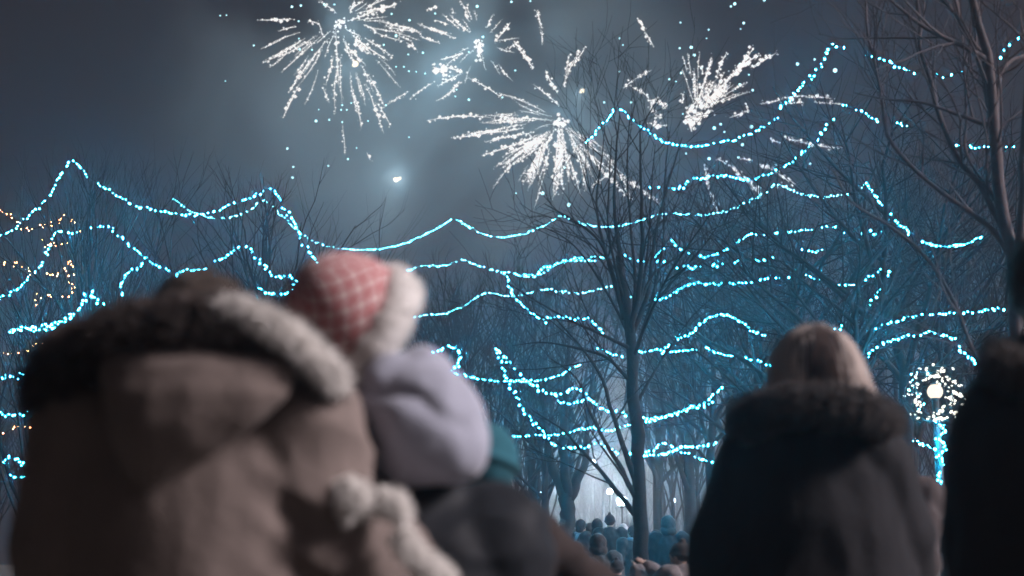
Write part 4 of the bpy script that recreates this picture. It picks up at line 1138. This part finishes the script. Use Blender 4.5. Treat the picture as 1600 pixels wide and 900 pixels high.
# ---- the crowd further on
GC = 'spectators gathered under the main tree'
def crowd_kit(H, head, arms=None, turn=0.0):
    J = skeleton(H, bow=-.15, turn=turn, arms=arms)
    kit = [('body', body_mesh(J, H, .016), 'skin'), ('coat', coat_mesh(J, H, .018, hem=.40, hem_r=.22, chest=.205, depth=.155, sleeve=1.15, shoulder=1.05), 'coat'),
           ('trousers', trousers_mesh(J, H, .02), 'trousers')]
    kit += [('shoe', s_, 'shoe') for s_ in shoe_meshes(J, H)]
    h, R = J['head'], J['headrot']; k = H / 1.7
    mb = MB()
    if head == 'hood':
        mb.ball(h + R @ Vector((0, -.02, .02)) * k, (.105 * k, .115 * k, .13 * k), 3, R); mb.ball(h + R @ Vector((0, -.05, -.08)) * k, (.115 * k, .10 * k, .08 * k), 3, R)
        kit.append(('hood', remesh(mb, .016, 2, fold(14, .008, 1, 1)), 'hat'))
    elif head == 'hat':
        mb.ball(h + R @ Vector((0, -.012, .03)) * k, (.09 * k, .106 * k, .105 * k), 3, R)
        mb.tube([h + R @ Vector((.09 * math.cos(a), .104 * math.sin(a) - .01, .01)) * k for a in np.linspace(0, 2 * PI, 24)], .014 * k, 8)
        mb.ball(h + R @ Vector((0, -.012, .145)) * k, .03 * k, 2)
        kit.append(('hat', remesh(mb, .012, 1), 'hat'))
    else:
        mb.ball(h + R @ Vector((0, -.014, .024)) * k, (.088 * k, .104 * k, .105 * k), 3, R); mb.ball(h + R @ Vector((0, -.055, -.05)) * k, (.075 * k, .055 * k, .09 * k), 3, R)
        kit.append(('hair', remesh(mb, .012, 1, fold(40, .006, 2, .5)), 'hat'))
        mb = MB(); nk = J['neck']
        mb.tube([nk + Vector((.088 * math.cos(a), .092 * math.sin(a), .012 + .012 * math.sin(2 * a))) * k for a in np.linspace(0, 2 * PI, 26)], .034 * k, 10)
        mb.tube([nk + Vector((.05, -.09, 0)) * k, nk + Vector((.075, -.15, -.12)) * k, nk + Vector((.07, -.165, -.30)) * k], [.032 * k, .036 * k, .040 * k], 8)
        kit.append(('scarf', mb.mesh('scarf'), 'scarf'))
    for nm, me, sl in kit: me.name = nm
    return kit
KITS = {'hood': crowd_kit(1.7, 'hood'), 'hat': crowd_kit(1.7, 'hat', turn=.25), 'hair': crowd_kit(1.7, 'hair', turn=-.4),
        'raise': crowd_kit(1.7, 'hair', {'elr': (.27, .22, 1.36), 'wrr': (.20, .30, 1.62)}),
        'reach': crowd_kit(1.7, 'hat', {'elr': (.30, .20, 1.22), 'wrr': (.12, .42, 1.45), 'ell': (-.28, .2, 1.2), 'wrl': (-.08, .42, 1.42)})}
for c_ in ('crowd_teal', 'crowd_navy', 'crowd_grey', 'crowd_pale', 'crowd_brown', 'crowd_black', 'crowd_blue'): pass
CM = {'teal': cloth('crowd_teal', (.022, .032, .036)), 'navy': cloth('crowd_navy', (.014, .017, .021)), 'grey': cloth('crowd_grey', (.05, .054, .058)), 'pale': cloth('crowd_pale', (.16, .14, .145)),
      'brown': cloth('crowd_brown', (.045, .033, .03)), 'black': cloth('crowd_black', (.025, .025, .03)), 'sky': cloth('crowd_sky', (.20, .27, .31)), 'white': cloth('crowd_white', (.7, .72, .75))}
def crowd(kit, px, py, Y, coat, hat, label, rz=0):
    p = at(px, py, Y)
    s = p.z / 1.76
    t = thing('person', label, 'person', (p.x, Y, 0), rz, GC)
    t.scale = (s * 1.02 if s > .75 else s * 1.12, ) * 2 + (s,)
    for nm, me, sl in KITS[kit]:
        o = link(nm, me, t)
        mm = {'skin': M['skin'], 'coat': CM[coat], 'trousers': M['trousers'], 'shoe': M['shoe'], 'hat': CM[hat], 'scarf': CM['white' if px < 905 else 'sky']}[sl]
        if not me.materials: me.materials.append(mm)
        o.material_slots[0].link = 'OBJECT'; o.material_slots[0].material = mm
    return t
crowd('hat', 881, 803, 27, 'grey', 'teal', 'spectator in a teal bobble hat under the forked tree', .3)
crowd('hair', 908, 806, 24, 'black', 'black', 'dark haired spectator turned sideways beside the raised arm', -1.2)
crowd('raise', 921, 812, 28, 'black', 'brown', 'spectator holding one arm up above the other heads')
crowd('hood', 933, 806, 25, 'navy', 'teal', 'spectator in a teal hood left of the tallest one')
crowd('hat', 953, 798, 24, 'teal', 'navy', 'tallest spectator in the middle with a dark hat and teal jacket')
crowd('hood', 934, 828, 14, 'grey', 'brown', 'short spectator in a brown hood nearest the dark sleeve')
crowd('hat', 964, 868, 12, 'teal', 'black', 'small child in a dark hat low beside the main trunk')
crowd('hair', 988, 815, 22, 'grey', 'brown', 'spectator in a grey coat standing against the main trunk\'s left side', .3)
crowd('hood', 974, 815, 30, 'white', 'white', 'far spectator in white between the tallest one and the trunk')
crowd('hood', 1044, 800, 18, 'navy', 'teal', 'spectator in a teal hood right of the main trunk', -.2)
crowd('hair', 1024, 822, 21, 'teal', 'grey', 'spectator just right of the main trunk')
crowd('reach', 1062, 838, 9.5, 'pale', 'brown', 'spectator in a pale jacket reaching up beside the black coat', .9)
crowd('hair', 899, 838, 13, 'navy', 'black', 'spectator with dark hair left of the short brown hood', .1)
crowd('hood', 884, 872, 9.5, 'sky', 'sky', 'small child in a light blue hooded jacket low behind the dark sleeve')
crowd('hat', 1012, 826, 26, 'black', 'black', 'spectator in black half behind the main trunk')
crowd('hair', 864, 812, 29, 'grey', 'black', 'spectator in grey farthest to the left of the forked tree')
